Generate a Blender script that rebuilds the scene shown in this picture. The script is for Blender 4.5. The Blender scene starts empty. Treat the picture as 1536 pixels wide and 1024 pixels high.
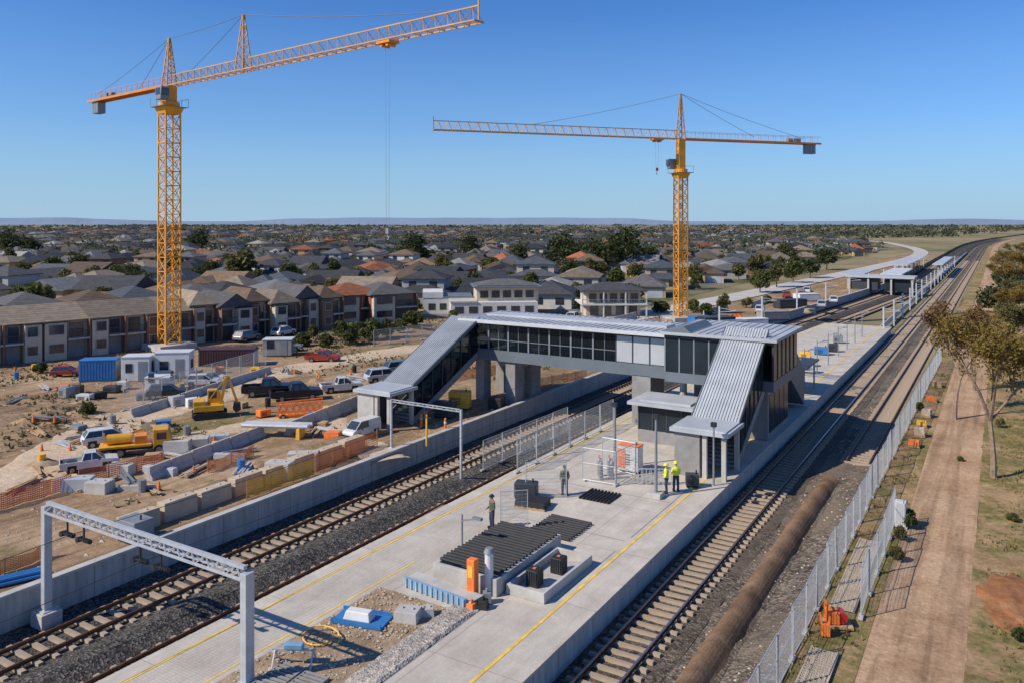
import bpy,bmesh,math,random
from mathutils import Vector,Matrix,noise
R=math.radians; PI=math.pi
rnd=random.Random(11)
S=bpy.context.scene; C=S.collection
H=16.0; F=1200.0; TH=math.atan2(732,1200)
FW=Vector((-math.sin(TH),math.cos(TH),0)); RT=Vector((math.cos(TH),math.sin(TH),0))
def PD(px,D,z=0):
    v=FW*D+RT*((px-768)/F*D); v.z=z; return v
def G(px,py,z=0.0): return PD(px,F*(H-z)/(py-335),z)
def cam(v):
    L=v.x*RT.x+v.y*RT.y; D=v.x*FW.x+v.y*FW.y
    return L,D
# ---------------------------------------------------------------- materials
def nodes(name):
    m=bpy.data.materials.new(name); m.use_nodes=True; nt=m.node_tree; nt.nodes.clear()
    o=nt.nodes.new('ShaderNodeOutputMaterial'); b=nt.nodes.new('ShaderNodeBsdfPrincipled')
    nt.links.new(b.outputs[0],o.inputs[0]); return m,nt,b
def ramp(nt,fac,stops):
    r=nt.nodes.new('ShaderNodeValToRGB'); e=r.color_ramp.elements
    while len(e)<len(stops): e.new(0.5)
    for i,(p,c) in enumerate(stops):
        e[i].position=p; e[i].color=(c[0],c[1],c[2],1)
    nt.links.new(fac,r.inputs[0]); return r.outputs[0]
def ntex(nt,vec,scale,detail=5,rough=.6,dist=0):
    n=nt.nodes.new('ShaderNodeTexNoise'); n.inputs['Scale'].default_value=scale; n.inputs['Detail'].default_value=detail
    n.inputs['Roughness'].default_value=rough; n.inputs['Distortion'].default_value=dist
    nt.links.new(vec,n.inputs['Vector']); return n.outputs['Fac']
def mix(nt,fac,a,b,mode='MIX'):
    n=nt.nodes.new('ShaderNodeMix'); n.data_type='RGBA'; n.blend_type=mode
    for k,v in ((0,fac),(6,a),(7,b)):
        if isinstance(v,(int,float)): n.inputs[k].default_value=v
        elif isinstance(v,tuple): n.inputs[k].default_value=(v[0],v[1],v[2],1)
        else: nt.links.new(v,n.inputs[k])
    return n.outputs[2]
def bump(nt,b,h,st,dist=.05):
    n=nt.nodes.new('ShaderNodeBump'); n.inputs['Strength'].default_value=st; n.inputs['Distance'].default_value=dist
    nt.links.new(h,n.inputs['Height']); nt.links.new(n.outputs[0],b.inputs['Normal'])
def pos(nt,obj=True):
    if obj: return nt.nodes.new('ShaderNodeTexCoord').outputs['Object']
    return nt.nodes.new('ShaderNodeNewGeometry').outputs['Position']
def mat(name,c,rough=.75,metal=0,var=.25,scale=2.0,bm=0,spec=.5):
    m,nt,b=nodes(name); p=pos(nt)
    f=ntex(nt,p,scale,6,.65)
    lo=tuple(x*(1-var) for x in c); hi=tuple(min(1,x*(1+var)) for x in c)
    col=ramp(nt,f,[(.3,lo),(.7,hi)])
    nt.links.new(col,b.inputs['Base Color']); b.inputs['Roughness'].default_value=rough; b.inputs['Metallic'].default_value=metal
    b.inputs['Specular IOR Level'].default_value=spec
    if bm: bump(nt,b,ntex(nt,p,scale*6,4),bm,.03)
    return m
def gravel(name,stops,scale=11,bs=.8,tint=None):
    m,nt,b=nodes(name); p=pos(nt,False)
    v=nt.nodes.new('ShaderNodeTexVoronoi'); v.inputs['Scale'].default_value=scale; nt.links.new(p,v.inputs['Vector'])
    sx=nt.nodes.new('ShaderNodeSeparateColor'); nt.links.new(v.outputs['Color'],sx.inputs[0])
    col=ramp(nt,sx.outputs[0],stops)
    big=ntex(nt,p,.35,6,.7); bg=ramp(nt,big,[(.35,(.6,.58,.56)),(.65,(1.15,1.08,1.0))])
    col=mix(nt,1.0,col,bg,'MULTIPLY')
    if tint:
        t=ntex(nt,p,.16,7,.75); tf=ramp(nt,t,[(.45,(0,0,0)),(.62,(1,1,1))]); col=mix(nt,tf,col,tint)
    nt.links.new(col,b.inputs['Base Color']); b.inputs['Roughness'].default_value=.95
    b.inputs['Specular IOR Level'].default_value=.2
    bump(nt,b,v.outputs['Distance'],bs,.06); return m
def dirt(name,c1,c2,c3,sc=.25,track=False,grass=None,gth=.6):
    m,nt,b=nodes(name); p=pos(nt,False)
    a=ntex(nt,p,sc,9,.7); col=ramp(nt,a,[(.3,c1),(.5,c2),(.7,c3)])
    f=ntex(nt,p,sc*14,5,.7); col=mix(nt,1.0,col,ramp(nt,f,[(.3,(.72,.7,.68)),(.7,(1.18,1.16,1.14))]),'MULTIPLY')
    if track:
        mp=nt.nodes.new('ShaderNodeMapping'); mp.inputs['Scale'].default_value=(1.1,.05,1); nt.links.new(p,mp.inputs[0])
        w=ntex(nt,mp.outputs[0],1.3,4,.6,.6); col=mix(nt,1.0,col,ramp(nt,w,[(.38,(.74,.72,.7)),(.55,(1.08,1.07,1.06))]),'MULTIPLY')
    if grass:
        g=ntex(nt,p,sc*.8,9,.78); gf=ramp(nt,g,[(gth-.04,(0,0,0)),(gth+.05,(1,1,1))])
        gc=ramp(nt,ntex(nt,p,3,4),[(.3,tuple(x*.6 for x in grass)),(.7,tuple(x*1.4 for x in grass))]); col=mix(nt,gf,col,gc)
    nt.links.new(col,b.inputs['Base Color']); b.inputs['Roughness'].default_value=.95; b.inputs['Specular IOR Level'].default_value=.15
    bump(nt,b,ntex(nt,p,2.5,8,.75),.75,.12); return m
def slabs(name,c,w,h,mortar,vr=.12,msize=.012,bs=.2):
    m,nt,b=nodes(name); p=pos(nt,False)
    k=nt.nodes.new('ShaderNodeTexBrick'); nt.links.new(p,k.inputs['Vector'])
    k.inputs['Scale'].default_value=1; k.inputs['Brick Width'].default_value=w; k.inputs['Row Height'].default_value=h
    k.inputs['Mortar Size'].default_value=msize; k.offset=0
    k.inputs['Color1'].default_value=(c[0]*(1-vr),c[1]*(1-vr),c[2]*(1-vr),1); k.inputs['Color2'].default_value=(c[0]*(1+vr),c[1]*(1+vr),c[2]*(1+vr),1)
    k.inputs['Mortar'].default_value=(*mortar,1)
    col=mix(nt,1.0,k.outputs['Color'],ramp(nt,ntex(nt,p,.5,8,.7,.4),[(.3,(.76,.745,.725)),(.65,(1.06,1.05,1.03))]),'MULTIPLY')
    col=mix(nt,1.0,col,ramp(nt,ntex(nt,p,9,4,.7),[(.3,(.88,.88,.88)),(.7,(1.06,1.06,1.06))]),'MULTIPLY')
    mp=nt.nodes.new('ShaderNodeMapping'); mp.inputs['Scale'].default_value=(3,.3,1); nt.links.new(p,mp.inputs[0])
    col=mix(nt,1.0,col,ramp(nt,ntex(nt,mp.outputs[0],.8,5,.7),[(.3,(.9,.89,.88)),(.6,(1.03,1.03,1.03))]),'MULTIPLY')
    nt.links.new(col,b.inputs['Base Color']); b.inputs['Roughness'].default_value=.85
    bump(nt,b,ntex(nt,p,20,4),bs,.01); return m
def wallmat(name,c,step=2.4):
    m,nt,b=nodes(name); p=pos(nt,False)
    sp=nt.nodes.new('ShaderNodeSeparateXYZ'); nt.links.new(p,sp.inputs[0])
    d=nt.nodes.new('ShaderNodeMath'); d.operation='PINGPONG'; nt.links.new(sp.outputs[1],d.inputs[0]); d.inputs[1].default_value=step/2
    j=ramp(nt,d.outputs[0],[(0,(.35,.35,.35)),(.03,(1,1,1))])
    mp=nt.nodes.new('ShaderNodeMapping'); mp.inputs['Scale'].default_value=(2,2,.25); nt.links.new(p,mp.inputs[0])
    st=ramp(nt,ntex(nt,mp.outputs[0],1.6,7,.7),[(.3,tuple(x*.62 for x in c)),(.62,tuple(x*1.08 for x in c))])
    nt.links.new(mix(nt,1.0,st,j,'MULTIPLY'),b.inputs['Base Color']); b.inputs['Roughness'].default_value=.88
    bump(nt,b,ntex(nt,p,8,4),.2,.02); return m
def foliage(name,a,c):
    m,nt,b=nodes(name); p=pos(nt,False)
    f=ntex(nt,p,.7,5,.7); col=ramp(nt,f,[(.3,a),(.7,c)])
    nt.links.new(col,b.inputs['Base Color']); b.inputs['Roughness'].default_value=.7; b.inputs['Specular IOR Level'].default_value=.25
    tr=nt.nodes.new('ShaderNodeBsdfTranslucent'); nt.links.new(col,tr.inputs[0])
    ad=nt.nodes.new('ShaderNodeMixShader'); ad.inputs[0].default_value=.35
    o=[n for n in nt.nodes if n.type=='OUTPUT_MATERIAL'][0]
    nt.links.new(b.outputs[0],ad.inputs[1]); nt.links.new(tr.outputs[0],ad.inputs[2]); nt.links.new(ad.outputs[0],o.inputs[0]); return m
def glassmat(name,tint,fac):
    m,nt,b=nodes(name); o=[n for n in nt.nodes if n.type=='OUTPUT_MATERIAL'][0]
    t=nt.nodes.new('ShaderNodeBsdfTransparent'); t.inputs[0].default_value=(*tint,1)
    b.inputs['Base Color'].default_value=(.02,.03,.04,1); b.inputs['Roughness'].default_value=.08
    x=nt.nodes.new('ShaderNodeMixShader'); x.inputs[0].default_value=fac
    nt.links.new(t.outputs[0],x.inputs[1]); nt.links.new(b.outputs[0],x.inputs[2]); nt.links.new(x.outputs[0],o.inputs[0]); return m
M={}
M['conc']=mat('concrete',(.44,.42,.39),.85,0,.2,1.2,.2)
M['conc_d']=mat('concrete_dark',(.27,.26,.25),.85,0,.2,1.2,.2)
M['conc_tan']=mat('concrete_tan',(.48,.39,.29),.9,0,.2,1.4,.3)
M['plat']=slabs('platform_concrete',(.54,.495,.43),6,6,(.34,.31,.27),.04,.02)
M['tactile']=slabs('patterned_paving',(.535,.49,.425),.2,.13,(.455,.415,.36),.03,.02)
M['wall']=wallmat('retaining_concrete',(.42,.41,.38))
M['pwall']=wallmat('platform_face',(.50,.49,.46),3)
M['ballast']=gravel('ballast_dark',[(0,(.025,.025,.026)),(.5,(.07,.067,.063)),(1,(.20,.19,.175))])
M['ballast_b']=gravel('ballast_brown',[(0,(.04,.034,.029)),(.5,(.10,.085,.07)),(1,(.24,.205,.17))],9,.8,(.13,.10,.075))
M['bank']=gravel('gravel_bank',[(0,(.06,.05,.042)),(.5,(.14,.12,.10)),(1,(.29,.25,.21))],8,.9,(.19,.15,.11))
M['rough']=gravel('crushed_rock',[(0,(.26,.24,.22)),(.5,(.42,.39,.36)),(1,(.58,.55,.51))],12,.6)
M['earth']=dirt('bank_earth',(.12,.075,.045),(.22,.14,.085),(.32,.215,.135),.6)
M['dirt']=dirt('site_dirt',(.20,.13,.078),(.34,.235,.145),(.47,.345,.225),.10,True,(.17,.145,.06),.565)
M['haul']=dirt('haul_dirt',(.47,.36,.245),(.56,.44,.31),(.62,.50,.37),.25,False)
M['dirt_r']=dirt('service_road_dirt',(.32,.20,.12),(.46,.31,.195),(.56,.40,.27),.3,True)
M['verge']=dirt('verge_ground',(.25,.16,.08),(.38,.255,.14),(.48,.34,.2),.35,False,(.18,.155,.055),.50)
M['pit']=dirt('pit_earth',(.22,.155,.10),(.37,.27,.18),(.47,.37,.27),.7)
M['ground']=dirt('farmland',(.16,.14,.07),(.27,.225,.125),(.39,.32,.19),.004,False,(.11,.115,.05),.56)
M['suburb']=dirt('suburb_ground',(.12,.12,.06),(.21,.185,.12),(.31,.265,.19),.05,False,(.075,.095,.035),.50)
M['rough_gr']=dirt('rough_paddock',(.24,.18,.10),(.36,.27,.16),(.46,.35,.22),.08,False,(.20,.18,.07),.46)
M['redsoil']=dirt('red_soil',(.22,.09,.04),(.33,.15,.07),(.41,.22,.115),1.2)
M['asph']=mat('asphalt',(.13,.13,.13),.9,0,.15,.3,.1)
M['sleeper']=mat('sleeper_concrete',(.36,.28,.205),.9,0,.3,.8)
M['rail']=mat('rail_steel',(.17,.09,.055),.5,.5,.35,3)
M['rail_s']=mat('rail_shiny',(.48,.45,.43),.3,.9,.1,3)
M['yellow']=mat('crane_yellow',(.80,.34,.018),.45,0,.15,.6)
M['orange']=mat('crane_orange',(.70,.24,.03),.5,0,.15,.6)
M['jib']=mat('jib_paint',(.60,.31,.09),.5,.1,.2,.5)
M['line']=mat('line_yellow',(.80,.50,.06),.7,0,.3,1.5)
M['safety']=mat('safety_orange',(.82,.20,.035),.6,0,.2,2)
M['netor']=mat('net_orange',(.90,.28,.08),.7,0,.2,2)
M['netye']=mat('net_yellow',(.88,.46,.05),.7,0,.2,2)
M['netred']=mat('net_red',(.80,.16,.08),.7,0,.2,2)
M['galv']=mat('galvanised_steel',(.50,.52,.54),.5,.3,.15,2)
M['steel']=mat('grey_paint_steel',(.24,.26,.28),.5,.2,.15,1)
M['white']=mat('white_paint',(.66,.66,.64),.6,0,.15,.8)
M['whitep']=mat('white_panel',(.60,.61,.62),.5,.1,.12,.4)
M['panel']=mat('pale_grey_panel',(.46,.48,.50),.5,.1,.1,.6)
M['roofm']=mat('metal_roof',(.44,.46,.48),.5,.1,.15,.35)
M['roofl']=mat('stair_roof_metal',(.46,.48,.50),.5,.15,.14,.5)
M['frame']=mat('dark_frame',(.045,.05,.058),.5,.1,.2,1)
M['fascia']=mat('blue_grey_fascia',(.15,.175,.20),.5,.1,.12,.5)
M['dark']=mat('matt_black',(.02,.02,.022),.6,0,.3,3)
M['blue']=mat('blue_paint',(.035,.17,.42),.5,0,.15,1.2)
M['bluel']=mat('pale_blue_form',(.18,.34,.50),.6,0,.15,2)
M['glass']=glassmat('bridge_glass',(.42,.50,.56),.35)
M['win']=mat('window_glass',(.035,.045,.06),.12,0,.3,.3,0,.9)
M['wind']=mat('dark_window_glass',(.022,.03,.038),.18,0,.3,.3,0,.25)
M['rub']=mat('tyre_rubber',(.02,.02,.02),.85,0,.1,3)
M['rim']=mat('wheel_rim',(.35,.35,.36),.35,.8,.1,3)
M['light']=mat('lamp_lens',(.8,.8,.78),.15,0,.05,3)
M['tail']=mat('tail_lens',(.45,.02,.02),.2,0,.05,3)
M['bark']=mat('bark',(.26,.185,.13),.9,0,.4,3,.4)
M['wood']=mat('timber',(.42,.28,.15),.85,0,.3,3,.2)
M['leaf_y']=foliage('gum_leaves',(.13,.11,.03),(.36,.235,.055))
M['leaf_g']=foliage('green_leaves',(.055,.075,.022),(.15,.16,.05))
M['leaf_d']=foliage('dark_leaves',(.035,.05,.02),(.095,.11,.04))
M['leaf_f']=foliage('far_leaves_hazed',(.06,.075,.045),(.13,.135,.08))  # paler, greyer green: distance haze mixed into the leaf colour
M['leaf_o']=foliage('olive_leaves',(.09,.09,.035),(.22,.19,.075))
M['leaf_b']=foliage('bronze_leaves',(.15,.085,.035),(.30,.18,.07))
M['grass']=foliage('dry_grass',(.18,.145,.05),(.42,.32,.14))
M['hill']=mat('hill_haze_blue',(.20,.27,.36),1,0,.1,.002,0,0)  # blue of distant haze painted into the base colour of the hills
M['skin']=mat('skin',(.45,.26,.18),.6,0,.05,5)
M['hivis']=mat('hi_vis_yellow',(.66,.74,.05),.7,0,.1,8)
M['olive']=mat('olive_cloth',(.09,.10,.06),.8,0,.2,8)
M['navy']=mat('navy_cloth',(.03,.04,.08),.8,0,.2,8)
def paint(n,c):
    if n not in M: M[n]=mat(n,c,.35,.1,.18,.9,0,.5)
    return M[n]
paint('car_black',(.015,.018,.024)); paint('car_white',(.60,.60,.58)); paint('car_red',(.33,.035,.02)); paint('car_grey',(.2,.22,.24)); paint('car_yellow',(.72,.37,.03)); paint('car_green',(.10,.17,.17)); paint('car_silver',(.42,.44,.46))
# ---------------------------------------------------------------- mesh builder
class MB:
    def __init__(s): s.v=[]; s.f=[]; s.m=[]; s.mi=0; s.T=None
    def add(s,vs,fs):
        o=len(s.v)
        if s.T is not None: vs=[s.T@Vector(v) for v in vs]
        s.v+=[tuple(v) for v in vs]; s.f+=[tuple(i+o for i in f) for f in fs]; s.m+=[s.mi]*len(fs); return s
    def box(s,x0,x1,y0,y1,z0,z1):
        return s.add([(x0,y0,z0),(x1,y0,z0),(x1,y1,z0),(x0,y1,z0),(x0,y0,z1),(x1,y0,z1),(x1,y1,z1),(x0,y1,z1)],
          [(3,2,1,0),(4,5,6,7),(0,1,5,4),(1,2,6,5),(2,3,7,6),(3,0,4,7)])
    def frus(s,a,z0,b,z1):
        return s.add([(a[0],a[2],z0),(a[1],a[2],z0),(a[1],a[3],z0),(a[0],a[3],z0),(b[0],b[2],z1),(b[1],b[2],z1),(b[1],b[3],z1),(b[0],b[3],z1)],
          [(3,2,1,0),(4,5,6,7),(0,1,5,4),(1,2,6,5),(2,3,7,6),(3,0,4,7)])
    def beam(s,p,q,w,h=None):
        p=Vector(p); q=Vector(q); h=h or w; d=(q-p)
        if d.length<1e-6: return s
        d.normalize(); up=Vector((0,0,1)) if abs(d.z)<.95 else Vector((0,1,0))
        a=d.cross(up).normalized(); b=a.cross(d).normalized(); a=a*(w/2); b=b*(h/2)
        vs=[p-a-b,p+a-b,p+a+b,p-a+b,q-a-b,q+a-b,q+a+b,q-a+b]
        return s.add(vs,[(3,2,1,0),(4,5,6,7),(0,1,5,4),(1,2,6,5),(2,3,7,6),(3,0,4,7)])
    def tube(s,p,q,r,r2=None,n=8,cap=True):
        p=Vector(p); q=Vector(q); r2=r if r2 is None else r2; d=(q-p).normalized()
        up=Vector((0,0,1)) if abs(d.z)<.95 else Vector((0,1,0)); a=d.cross(up).normalized(); b=a.cross(d)
        vs=[]
        for c,rr in ((p,r),(q,r2)):
            for i in range(n):
                t=2*PI*i/n; vs.append(c+a*(rr*math.cos(t))+b*(rr*math.sin(t)))
        fs=[(i,(i+1)%n,n+(i+1)%n,n+i) for i in range(n)]
        if cap: fs+=[tuple(range(n-1,-1,-1)),tuple(range(n,2*n))]
        return s.add(vs,fs)
    def path(s,pts,r,n=6):
        for a,b in zip(pts[:-1],pts[1:]): s.tube(a,b,r,r,n)
        return s
    def loft(s,rings,n=10):
        vs=[];k=len(rings)
        for (x,y,z,rx,ry) in rings:
            for i in range(n):
                t=2*PI*i/n; vs.append((x+rx*math.cos(t),y+ry*math.sin(t),z))
        fs=[(j*n+i,j*n+(i+1)%n,(j+1)*n+(i+1)%n,(j+1)*n+i) for j in range(k-1) for i in range(n)]
        fs+=[tuple(range(n-1,-1,-1)),tuple(range((k-1)*n,k*n))]
        return s.add(vs,fs)
    def extx(s,poly,x0,x1):
        n=len(poly); vs=[(x0,y,z) for y,z in poly]+[(x1,y,z) for y,z in poly]
        return s.add(vs,[tuple(range(n-1,-1,-1)),tuple(range(n,2*n))]+[(i,(i+1)%n,n+(i+1)%n,n+i) for i in range(n)])
    def exty(s,poly,y0,y1):
        n=len(poly); vs=[(x,y0,z) for x,z in poly]+[(x,y1,z) for x,z in poly]
        return s.add(vs,[tuple(range(n)),tuple(range(2*n-1,n-1,-1))]+[(i,n+i,n+(i+1)%n,(i+1)%n) for i in range(n)])
    def hip(s,x0,x1,y0,y1,z,h,ov=.45,g=False):
        x0-=ov;x1+=ov;y0-=ov;y1+=ov
        if (x1-x0)>=(y1-y0):
            r=0 if g else (y1-y0)/2*.95; cy=(y0+y1)/2
            v=[(x0,y0,z),(x1,y0,z),(x1,y1,z),(x0,y1,z),(x0+r,cy,z+h),(x1-r,cy,z+h)]; f=[(0,1,5,4),(1,2,5),(2,3,4,5),(3,0,4),(3,2,1,0)]
        else:
            r=0 if g else (x1-x0)/2*.95; cx=(x0+x1)/2
            v=[(x0,y0,z),(x1,y0,z),(x1,y1,z),(x0,y1,z),(cx,y0+r,z+h),(cx,y1-r,z+h)]; f=[(1,2,5,4),(0,1,4),(3,0,4,5),(2,3,5),(3,2,1,0)]
        s.add(v,f); return s.box(x0,x1,y0,y1,z-.16,z-.001)
    def build(s,name,mats,parent=None,world=False,loc=None,rz=0,bevel=0,smooth=False):
        me=bpy.data.meshes.new(name)
        vs=s.v
        if world and parent is not None:
            inv=(Matrix.Translation(parent.location)@Matrix.Rotation(parent.rotation_euler.z,4,'Z')).inverted(); vs=[tuple(inv@Vector(v)) for v in vs]
        me.from_pydata(vs,[],s.f)
        if not isinstance(mats,(list,tuple)): mats=[mats]
        for k in mats: me.materials.append(M[k] if isinstance(k,str) else k)
        if len(mats)>1: me.polygons.foreach_set('material_index',s.m)
        if smooth: me.polygons.foreach_set('use_smooth',[True]*len(s.f))
        me.update()
        o=bpy.data.objects.new(name,me); C.objects.link(o)
        if parent is not None: o.parent=parent
        if loc is not None: o.location=loc
        o.rotation_euler.z=rz
        if bevel:
            b=o.modifiers.new('b','BEVEL'); b.width=bevel; b.segments=2; b.limit_method='ANGLE'
        return o
def tag(o,label,cat,group=None,kind=None):
    if label: o['label']=label
    if cat: o['category']=cat
    if group: o['group']=group
    if kind: o['kind']=kind
    return o
def thing(name,label,cat,loc=(0,0,0),rz=0,group=None):
    o=bpy.data.objects.new(name,None); C.objects.link(o); o.location=loc; o.rotation_euler=(0,0,rz); o.empty_display_size=.2
    return tag(o,label,cat,group)
def dup(root,loc,rz,label=None,group=None):
    def cp(o,par):
        c=o.copy(); C.objects.link(c)
        if par is not None: c.parent=par
        for ch in kids.get(o.name,[]): cp(ch,c)
        return c
    kids={}
    def walk(o):
        kids[o.name]=list(o.children)
        for ch in kids[o.name]: walk(ch)
    walk(root); r=cp(root,None); r.location=loc; r.rotation_euler=(0,0,rz)
    if label: r['label']=label
    if group: r['group']=group
    return r
def struct(name,mb,m,label=None,cat=None):
    o=mb.build(name,m); o['kind']='structure'
    o['label']=label or name.replace('_',' '); o['category']=cat or name.replace('_',' '); return o
# ---------------------------------------------------------------- rail corridor geometry
def cv(Y): return 0 if Y<600 else ((Y-600)**2)/9000 if Y<1000 else 17.8+(Y-1000)*.089
def sh(Y):
    t=min(1,max(0,(Y-72)/190)); return (t*t*(3-2*t))*11
def yl(y0,y1,near=1.5):
    out=[y0];
    while out[-1]<y1:
        d=max(near,(abs(out[-1])-60)*.08); out.append(min(y1,out[-1]+d))
    return out
def sheet(name,cols,ys,m,zf,label,cat):
    mb=MB(); n=len(cols); vs=[]
    for Y in ys:
        for c in cols:
            X=c(Y); vs.append((X,Y,zf(X,Y)))
    fs=[(j*n+i,j*n+i+1,(j+1)*n+i+1,(j+1)*n+i) for j in range(len(ys)-1) for i in range(n-1)]
    mb.add(vs,fs); return struct(name,mb,m,label,cat)
U=lambda u,s=0:(lambda Y:u+cv(Y)+s*sh(Y))
def nz(x,y,sc,a): return noise.noise(Vector((x*sc,y*sc,3.1)))*a
ysG=[-80,-40,0,20,40,60,72]+yl(80,1200,8)+[1500,2000,3000,4500,6500,9000]
gcols=[U(-9000),U(-5000),U(-2500),U(-1200),U(-600),U(-300),U(-150),U(-80),U(-60),U(-36.4,1),U(-36.2,1),U(-36.15,1),U(-25,1),U(-14,0),U(-9),U(-7.4),U(-4),U(5),U(40),U(150),U(500),U(1500),U(4000),U(9000)]
gz=[0]*11+[-1.5,-1.5,-1.5,-1.5,-1.05,-1.02,-1.0,-1.0,-1,-.8,-.5,0,0]
mb=MB(); n=len(gcols); vs=[]
for Y in ysG:
    for c,z in zip(gcols,gz): vs.append((c(Y),Y,z-.03))
mb.add(vs,[(j*n+i,j*n+i+1,(j+1)*n+i+1,(j+1)*n+i) for j in range(len(ysG)-1) for i in range(n-1)])
struct('ground',mb,'ground','flat dry plain reaching to the horizon','ground')
def wid(Y):
    if Y<98: return 1
    return max(.3,1-(Y-98)/35*.7)
cols=[(lambda Y,u=u:-36.3-u*wid(Y)+sh(Y)+cv(Y)) for u in [i*1.0 for i in range(0,60)]][::-1]
def dz(X,Y):
    e=max(0,min(1,(-38-sh(Y)-X)/4)); z=.012+nz(X,Y,.35,.05)*e+nz(X,Y,.09,.06)*e+.07*e+nz(X,Y,1.4,.03)*e
    k=max(0,1-(((X+69)/11)**2+((Y-33)/10)**2)); z+=k*(.5+nz(X,Y,.9,.6)+nz(X,Y,2,.3))
    return z
sheet('site_ground',cols,[-10+i*1.0 for i in range(0,125)]+[116+i*6 for i in range(60)],'dirt',dz,'brown dirt of the building site left of the tracks','ground')
mb=MB()
pg=[(-96,10),(-96,58),(-84,100),(-60,128),(-60,132),(-130,140),(-190,60),(-190,10)]
mb.add([(x,y,.05) for x,y in pg],[tuple(range(len(pg)))]); struct('verge_grass',mb,'rough_gr','rough weedy ground in front of the townhouses','ground')
mb=MB()
sub=[Vector((-110,-60,.0)),Vector((-104,40,0)),Vector((-91,96,0)),Vector((-60,131,0)),Vector((-58,140,0)),Vector((-58,560,0)),Vector((-160,1000,0)),Vector((-500,1600,0)),Vector((-2600,1700,0)),Vector((-2600,-60,0))]
mb.add([(v.x,v.y,.02) for v in sub],[tuple(range(len(sub)))]); struct('suburb_ground',mb,'suburb','lawns and yards of the housing estate','ground')
hp=[G(-90,740),G(40,712),G(112,668),G(195,628),G(300,603),G(375,572),G(450,553),G(560,533),G(640,521),G(760,505)]
def cr(pts,n=8):
    out=[]
    for i in range(len(pts)-1):
        p0=pts[max(0,i-1)];p1=pts[i];p2=pts[i+1];p3=pts[min(len(pts)-1,i+2)]
        for k in range(n):
            t=k/n; out.append(.5*((2*p1)+(p2-p0)*t+(2*p0-5*p1+4*p2-p3)*t*t+(3*p1-p0-3*p2+p3)*t**3))
    return out+[pts[-1]]
def drape(pts,w0,m_,label,seed=0):
    hs=cr(pts); mb=MB(); vs=[]; k=9
    for i,p in enumerate(hs):
        d=(hs[min(i+1,len(hs)-1)]-hs[max(i-1,0)]).normalized(); nn_=Vector((-d.y,d.x,0)); w_=w0+nz(i*.6,seed,1,.9)
        for j in range(k):
            f=j/(k-1)*2-1; q=p+nn_*w_*f; vs.append((q.x,q.y,dz(q.x,q.y)+.09*(1-f*f)-.06*(abs(f)>.95)))
    mb.add(vs,[(a*k+b,a*k+b+1,(a+1)*k+b+1,(a+1)*k+b) for a in range(len(hs)-1) for b in range(k-1)])
    struct('haul_road',mb,m_,label,'road')
drape(hp,2.9,'haul','pale compacted haul road curving through the building site')
drape([G(112,668),G(230,672),G(330,648),G(470,628),G(545,668),G(585,690)],1.6,'haul','narrow pale spur of the haul road towards the left stair',5)
def bzl(X,Y):
    u=X-cv(Y)-sh(Y); h=0
    if -31.9<u<-29.6: h=.28*math.sin((u+31.9)/2.3*PI)
    return -1.27+h+nz(X,Y,1.3,.05)
sheet('track_ballast',[U(-35.88+i*.46,1) for i in range(21)],yl(-6,1000,1.2),'ballast',bzl,'dark crushed rock under the two left tracks','ballast')
sheet('track_ballast',[U(-14.42+i*.45) for i in range(9)],yl(-6,1000,1.2),'ballast_b',lambda X,Y:-1.27+nz(X,Y,1.3,.05),'brown ballast under the track at the platform edge','ballast')
def bzr(X,Y):
    u=X-cv(Y)
    f=max(0,min(1,(62-Y)/8))
    z=-1.27-(.12*math.exp(-((u+9.0)/.35)**2))*f+(.32*max(0,min(1,(u+9.0)/1.5)))*f+(.25 if u>-7.4 else 0)*(1-f)
    return z+nz(X,Y,1.1,.10)
sheet('gravel_bank',[U(-10.85+i*.36) for i in range(12)],yl(-6,1000,1.0),'bank',bzr,'grey brown gravel bank between right track and fence','gravel')
def eb(X,Y):
    u=X+9.85-nz(0,Y,.12,.12); f=max(0,min(1,(60-Y)/6)); return -1.36+.52*f*max(0,1-(u/.62)**2)+nz(X,Y,1.8,.05)
sheet('earth_bank',[U(-10.55+i*.12) for i in range(12)],yl(-6,58,.7),'earth',eb,'long low brown earth bank beside the right track','bank')
sheet('service_road',[U(-4.6+i*.5) for i in range(8)],yl(-6,1000,1.2),'dirt_r',lambda X,Y:-.96+nz(X,Y,.6,.05),'dirt service road along the right fence','road')
sheet('verge',[U(-1.15+i*.8) for i in range(22)],yl(-6,400,1.2),'verge',lambda X,Y:-.95+nz(X,Y,.5,.12),'patchy dry verge under the right trees','ground')
sheet('path',[U(-7.2+i*.43) for i in range(7)],yl(-6,1000,1.2),'verge',lambda X,Y:-.985+nz(X,Y,.6,.03),'narrow strip beside the right fence','path')
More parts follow.
